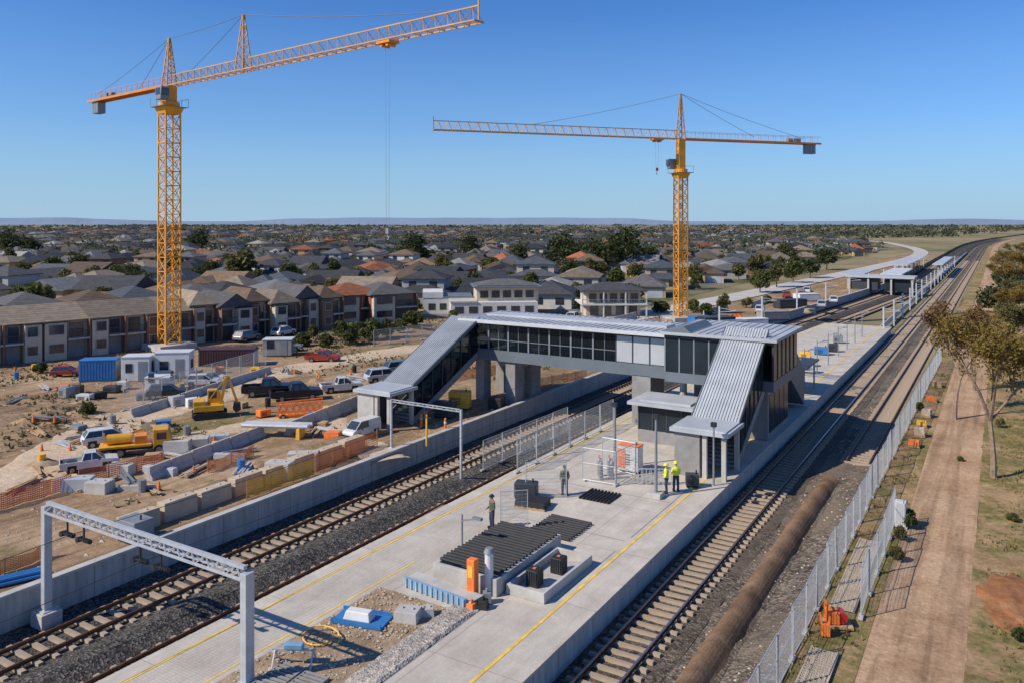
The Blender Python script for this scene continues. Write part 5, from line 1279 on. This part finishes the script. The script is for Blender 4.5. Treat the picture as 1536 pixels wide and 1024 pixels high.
for i,(px,py,k_) in enumerate(((1250,455,'car_white'),(1232,462,'car_silver'),(1210,440,'car_white'),(860,482,'car_white'),(700,492,'car_silver'),(425,505,'car_white'),(370,512,'car_grey'),(1180,447,'car_red'),(1140,470,'car_white'))):
    car('suv',k_,f'tiny far parked {k_[4:]} car on the roads beyond, {ORD[i]} of the distant ones',G(px,py),70,.85,'distant cars')
for i,(px,py) in enumerate(((1000,487),(1135,485),(1215,470),(1165,505),(985,492),(1105,478))):
    pallet(f'stacked load on the dirt beyond the footbridge, {ORD[i]} of six',G(px,py),.3,4,['wood','white','conc_tan','netye','steel','safety'][i],2,1.5)
# ---------------------------------------------------------------- workers
def person(label,p,rz,vest='hivis',hat='hivis'):
    t=thing('person',label,'person',p,rz)
    def skin(name,V,E,Rr,mt):
        me=bpy.data.meshes.new(name); me.from_pydata(V,E,[]); o=bpy.data.objects.new(name,me); C.objects.link(o); o.parent=t
        o.modifiers.new('s','SKIN'); L_=me.skin_vertices[0].data
        for i,r in enumerate(Rr): L_[i].radius=(r,r)
        L_[0].use_root=True; sb=o.modifiers.new('u','SUBSURF'); sb.levels=1; sb.render_levels=1; me.materials.append(M[mt]); return o
    V=[(0,0,.95),(0,0,1.15),(0,0,1.38),(0,0,1.52),(0,.02,1.62),(0,.02,1.72)]; E=[(0,1),(1,2),(2,3),(3,4),(4,5)]; Rr=[.14,.13,.15,.06,.095,.07]
    for s_ in (-1,1):
        b=len(V); V+=[(s_*.19,0,1.42),(s_*.25,-.02,1.14),(s_*.22,.2,1.0),(s_*.2,.27,1.0)]; E+=[(2,b),(b,b+1),(b+1,b+2),(b+2,b+3)]; Rr+=[.065,.045,.032,.035]
        for f in range(5):
            c=len(V); fx=(f-2)*.018; ln=[.05,.075,.085,.075,.06][f]
            if f==0: V+=[(s_*.2-s_*.04,.29,1.0),(s_*.2-s_*.055,.31,.985)]
            else: V+=[(s_*.2+fx,.3+ln*.3,1.0),(s_*.2+fx,.3+ln*.6,.975)]
            E+=[(b+3,c),(c,c+1)]; Rr+=[.009,.008]
        c=len(V); V+=[(s_*.1,0,.88),(s_*.12,.02,.5),(s_*.13,-.02,.09),(s_*.13,.1,.05)]; E+=[(0,c),(c,c+1),(c+1,c+2),(c+2,c+3)]; Rr+=[.095,.065,.045,.045]
    skin('body',V,E,Rr,'skin')
    MB().loft([(0,0,.98,.19,.14),(0,0,1.2,.185,.14),(0,0,1.4,.22,.14),(0,0,1.49,.14,.1)],14).build('vest',vest,t)
    for s_ in (-1,1): MB().tube((s_*.17,0,1.43),(s_*.25,-.02,1.13),.08,.06,10).tube((s_*.25,-.02,1.13),(s_*.225,.18,1.01),.058,.045,10).build('sleeve',vest,t)
    m=MB().loft([(0,0,.84,.17,.13),(0,0,1.0,.175,.135)],12)
    for s_ in (-1,1): m.tube((s_*.09,0,.9),(s_*.12,.02,.5),.11,.08,10); m.tube((s_*.12,.02,.5),(s_*.13,-.02,.1),.08,.065,10)
    m.build('trousers','navy',t)
    for s_ in (-1,1): MB().box(s_*.13-.055,s_*.13+.055,-.09,.19,0,.12).build('boot','dark',t,bevel=.02)
    MB().loft([(0,.02,1.68,.14,.16),(0,.02,1.69,.13,.15),(0,.02,1.76,.11,.13),(0,.02,1.81,.05,.06)],14).build('helmet',hat,t)
    MB().box(-.006,.006,.105,.135,1.6,1.64).build('nose','skin',t)
    for a,b_ in ((-.045,-.02),(.02,.045)): MB().box(a,b_,.108,.115,1.645,1.66).build('eye','dark',t)
    MB().box(-.03,.03,.1,.112,1.565,1.575).build('mouth','tail',t)
person('worker in yellow high visibility vest and helmet standing beside the grey pole',Vector((-16.9,45.3,.0)),2.0)
v=G(1014,736); person('worker in yellow vest bending over nothing, standing right by the tool cart'.replace('bending over nothing, ',''),Vector((v.x,v.y,0)),.6)
v=G(738,792); person('worker in dark olive clothing standing beside the mesh cage behind the pit',Vector((v.x,v.y,0)),2.6,'olive','dark')
v=G(847,742); person('worker in dark olive clothing standing mid platform left of the enclosure',Vector((v.x,v.y,0)),3.4,'olive','olive')
# ---------------------------------------------------------------- ground stuff
r_=random.Random(9); m=MB()
for i in range(11000):
    x=r_.uniform(-1.2,10) if i%5 else r_.uniform(-7.0,-4.8); y=r_.uniform(20,120)
    if noise.noise(Vector((x*.35,y*.35,0)))<(.02 if i%5 else .15): continue
    for k in range(2):
        a=r_.uniform(0,PI); h=r_.uniform(.06,.24); dx=math.cos(a)*.06; dy=math.sin(a)*.06; z=-.97
        m.add([(x-dx,y-dy,z),(x+dx,y+dy,z),(x+r_.gauss(0,.08),y+r_.gauss(0,.08),z+h)],[(0,1,2)])
tag(m.build('grass_tufts','grass'),'dry grass tufts on the right verge','grass',None,'stuff')
m=MB()
for i in range(5200):
    a=r_.random()
    if a<.75: x=r_.uniform(-84,-37); y=r_.uniform(15,66)
    elif a<.85: x=r_.uniform(-10.8,-7.2); y=r_.uniform(22,90)
    else: x=r_.uniform(-23.2,-19.7); y=r_.uniform(16,27)
    s=r_.uniform(.03,.11)*(2 if a<.06 else 1); z=dz(x,y) if x<-30 else (bzr(x,y) if x>-12 else .06)
    c=[Vector((r_.uniform(.6,1)*s*sx,r_.uniform(.6,1)*s*sy,r_.uniform(.6,1)*s*sz*.7)) for sx,sy,sz in ((1,0,0),(-1,0,0),(0,1,0),(0,-1,0),(0,0,1))]
    m.add([Vector((x,y,z))+q for q in c],[(0,2,4),(2,1,4),(1,3,4),(3,0,4)])
tag(m.build('scattered_rocks','conc_tan'),'scattered stones and rubble over the dirt','rocks',None,'stuff')
m=MB()
for i in range(16000):
    x=r_.uniform(-110,-42); y=r_.uniform(20,130)
    nn_=noise.noise(Vector((x*.12,y*.12,5)))
    if nn_<(.0 if (x<-72 or y>68) else .22): continue
    z=dz(x,y) if x>-95 else .05
    a=r_.uniform(0,PI); h=r_.uniform(.1,.36); dx=math.cos(a)*.13; dy=math.sin(a)*.13
    for k in range(2): m.add([(x-dx,y-dy,z),(x+dx,y+dy,z),(x+r_.gauss(0,.15),y+r_.gauss(0,.15),z+h)],[(0,1,2)])
tag(m.build('weeds','leaf_o'),'weeds and dry grass before the townhouses and over the site','weeds',None,'stuff')
# ---------------------------------------------------------------- light, world, camera
el=40; tv=(RT*.93+FW*.36).normalized()
sl=bpy.data.lights.new('sun','SUN'); sl.energy=5.0; sl.angle=R(.5); sl.color=(1,.91,.77); so=bpy.data.objects.new('sun',sl); C.objects.link(so)
dv=Vector((tv.x*math.cos(R(el)),tv.y*math.cos(R(el)),-math.sin(R(el)))); so.rotation_euler=dv.to_track_quat('-Z','Y').to_euler()
w=bpy.data.worlds.new('World'); S.world=w; w.use_nodes=True; nt=w.node_tree; bg=nt.nodes['Background']; sk=nt.nodes.new('ShaderNodeTexSky'); sk.sky_type='NISHITA'; sk.sun_disc=False
sk.sun_elevation=R(el); sk.sun_rotation=math.atan2(-tv.x,-tv.y); sk.altitude=300; sk.air_density=1.0; sk.dust_density=.2; sk.ozone_density=3
tcd=nt.nodes.new('ShaderNodeTexCoord'); sp=nt.nodes.new('ShaderNodeSeparateXYZ'); nt.links.new(tcd.outputs['Generated'],sp.inputs[0])
tint=mix(nt,1.0,sk.outputs[0],(.50,.90,1.42),'MULTIPLY')
hf=ramp(nt,sp.outputs[2],[(0,(1,1,1)),(.04,(.66,.66,.66)),(.12,(.24,.24,.24)),(.25,(0,0,0))])
col=mix(nt,hf,tint,(4.0,5.9,7.8))
nt.links.new(col,bg.inputs[0]); bg.inputs[1].default_value=.095
cd=bpy.data.cameras.new('camera'); co=bpy.data.objects.new('camera',cd); C.objects.link(co); co.location=(0,0,H); co.rotation_euler=(R(90),0,TH)
cd.sensor_width=36; cd.lens=F/1536*36; cd.shift_y=-177/1536; cd.clip_start=.5; cd.clip_end=20000; S.camera=co
S.view_settings.view_transform='Standard'; S.view_settings.look='None'
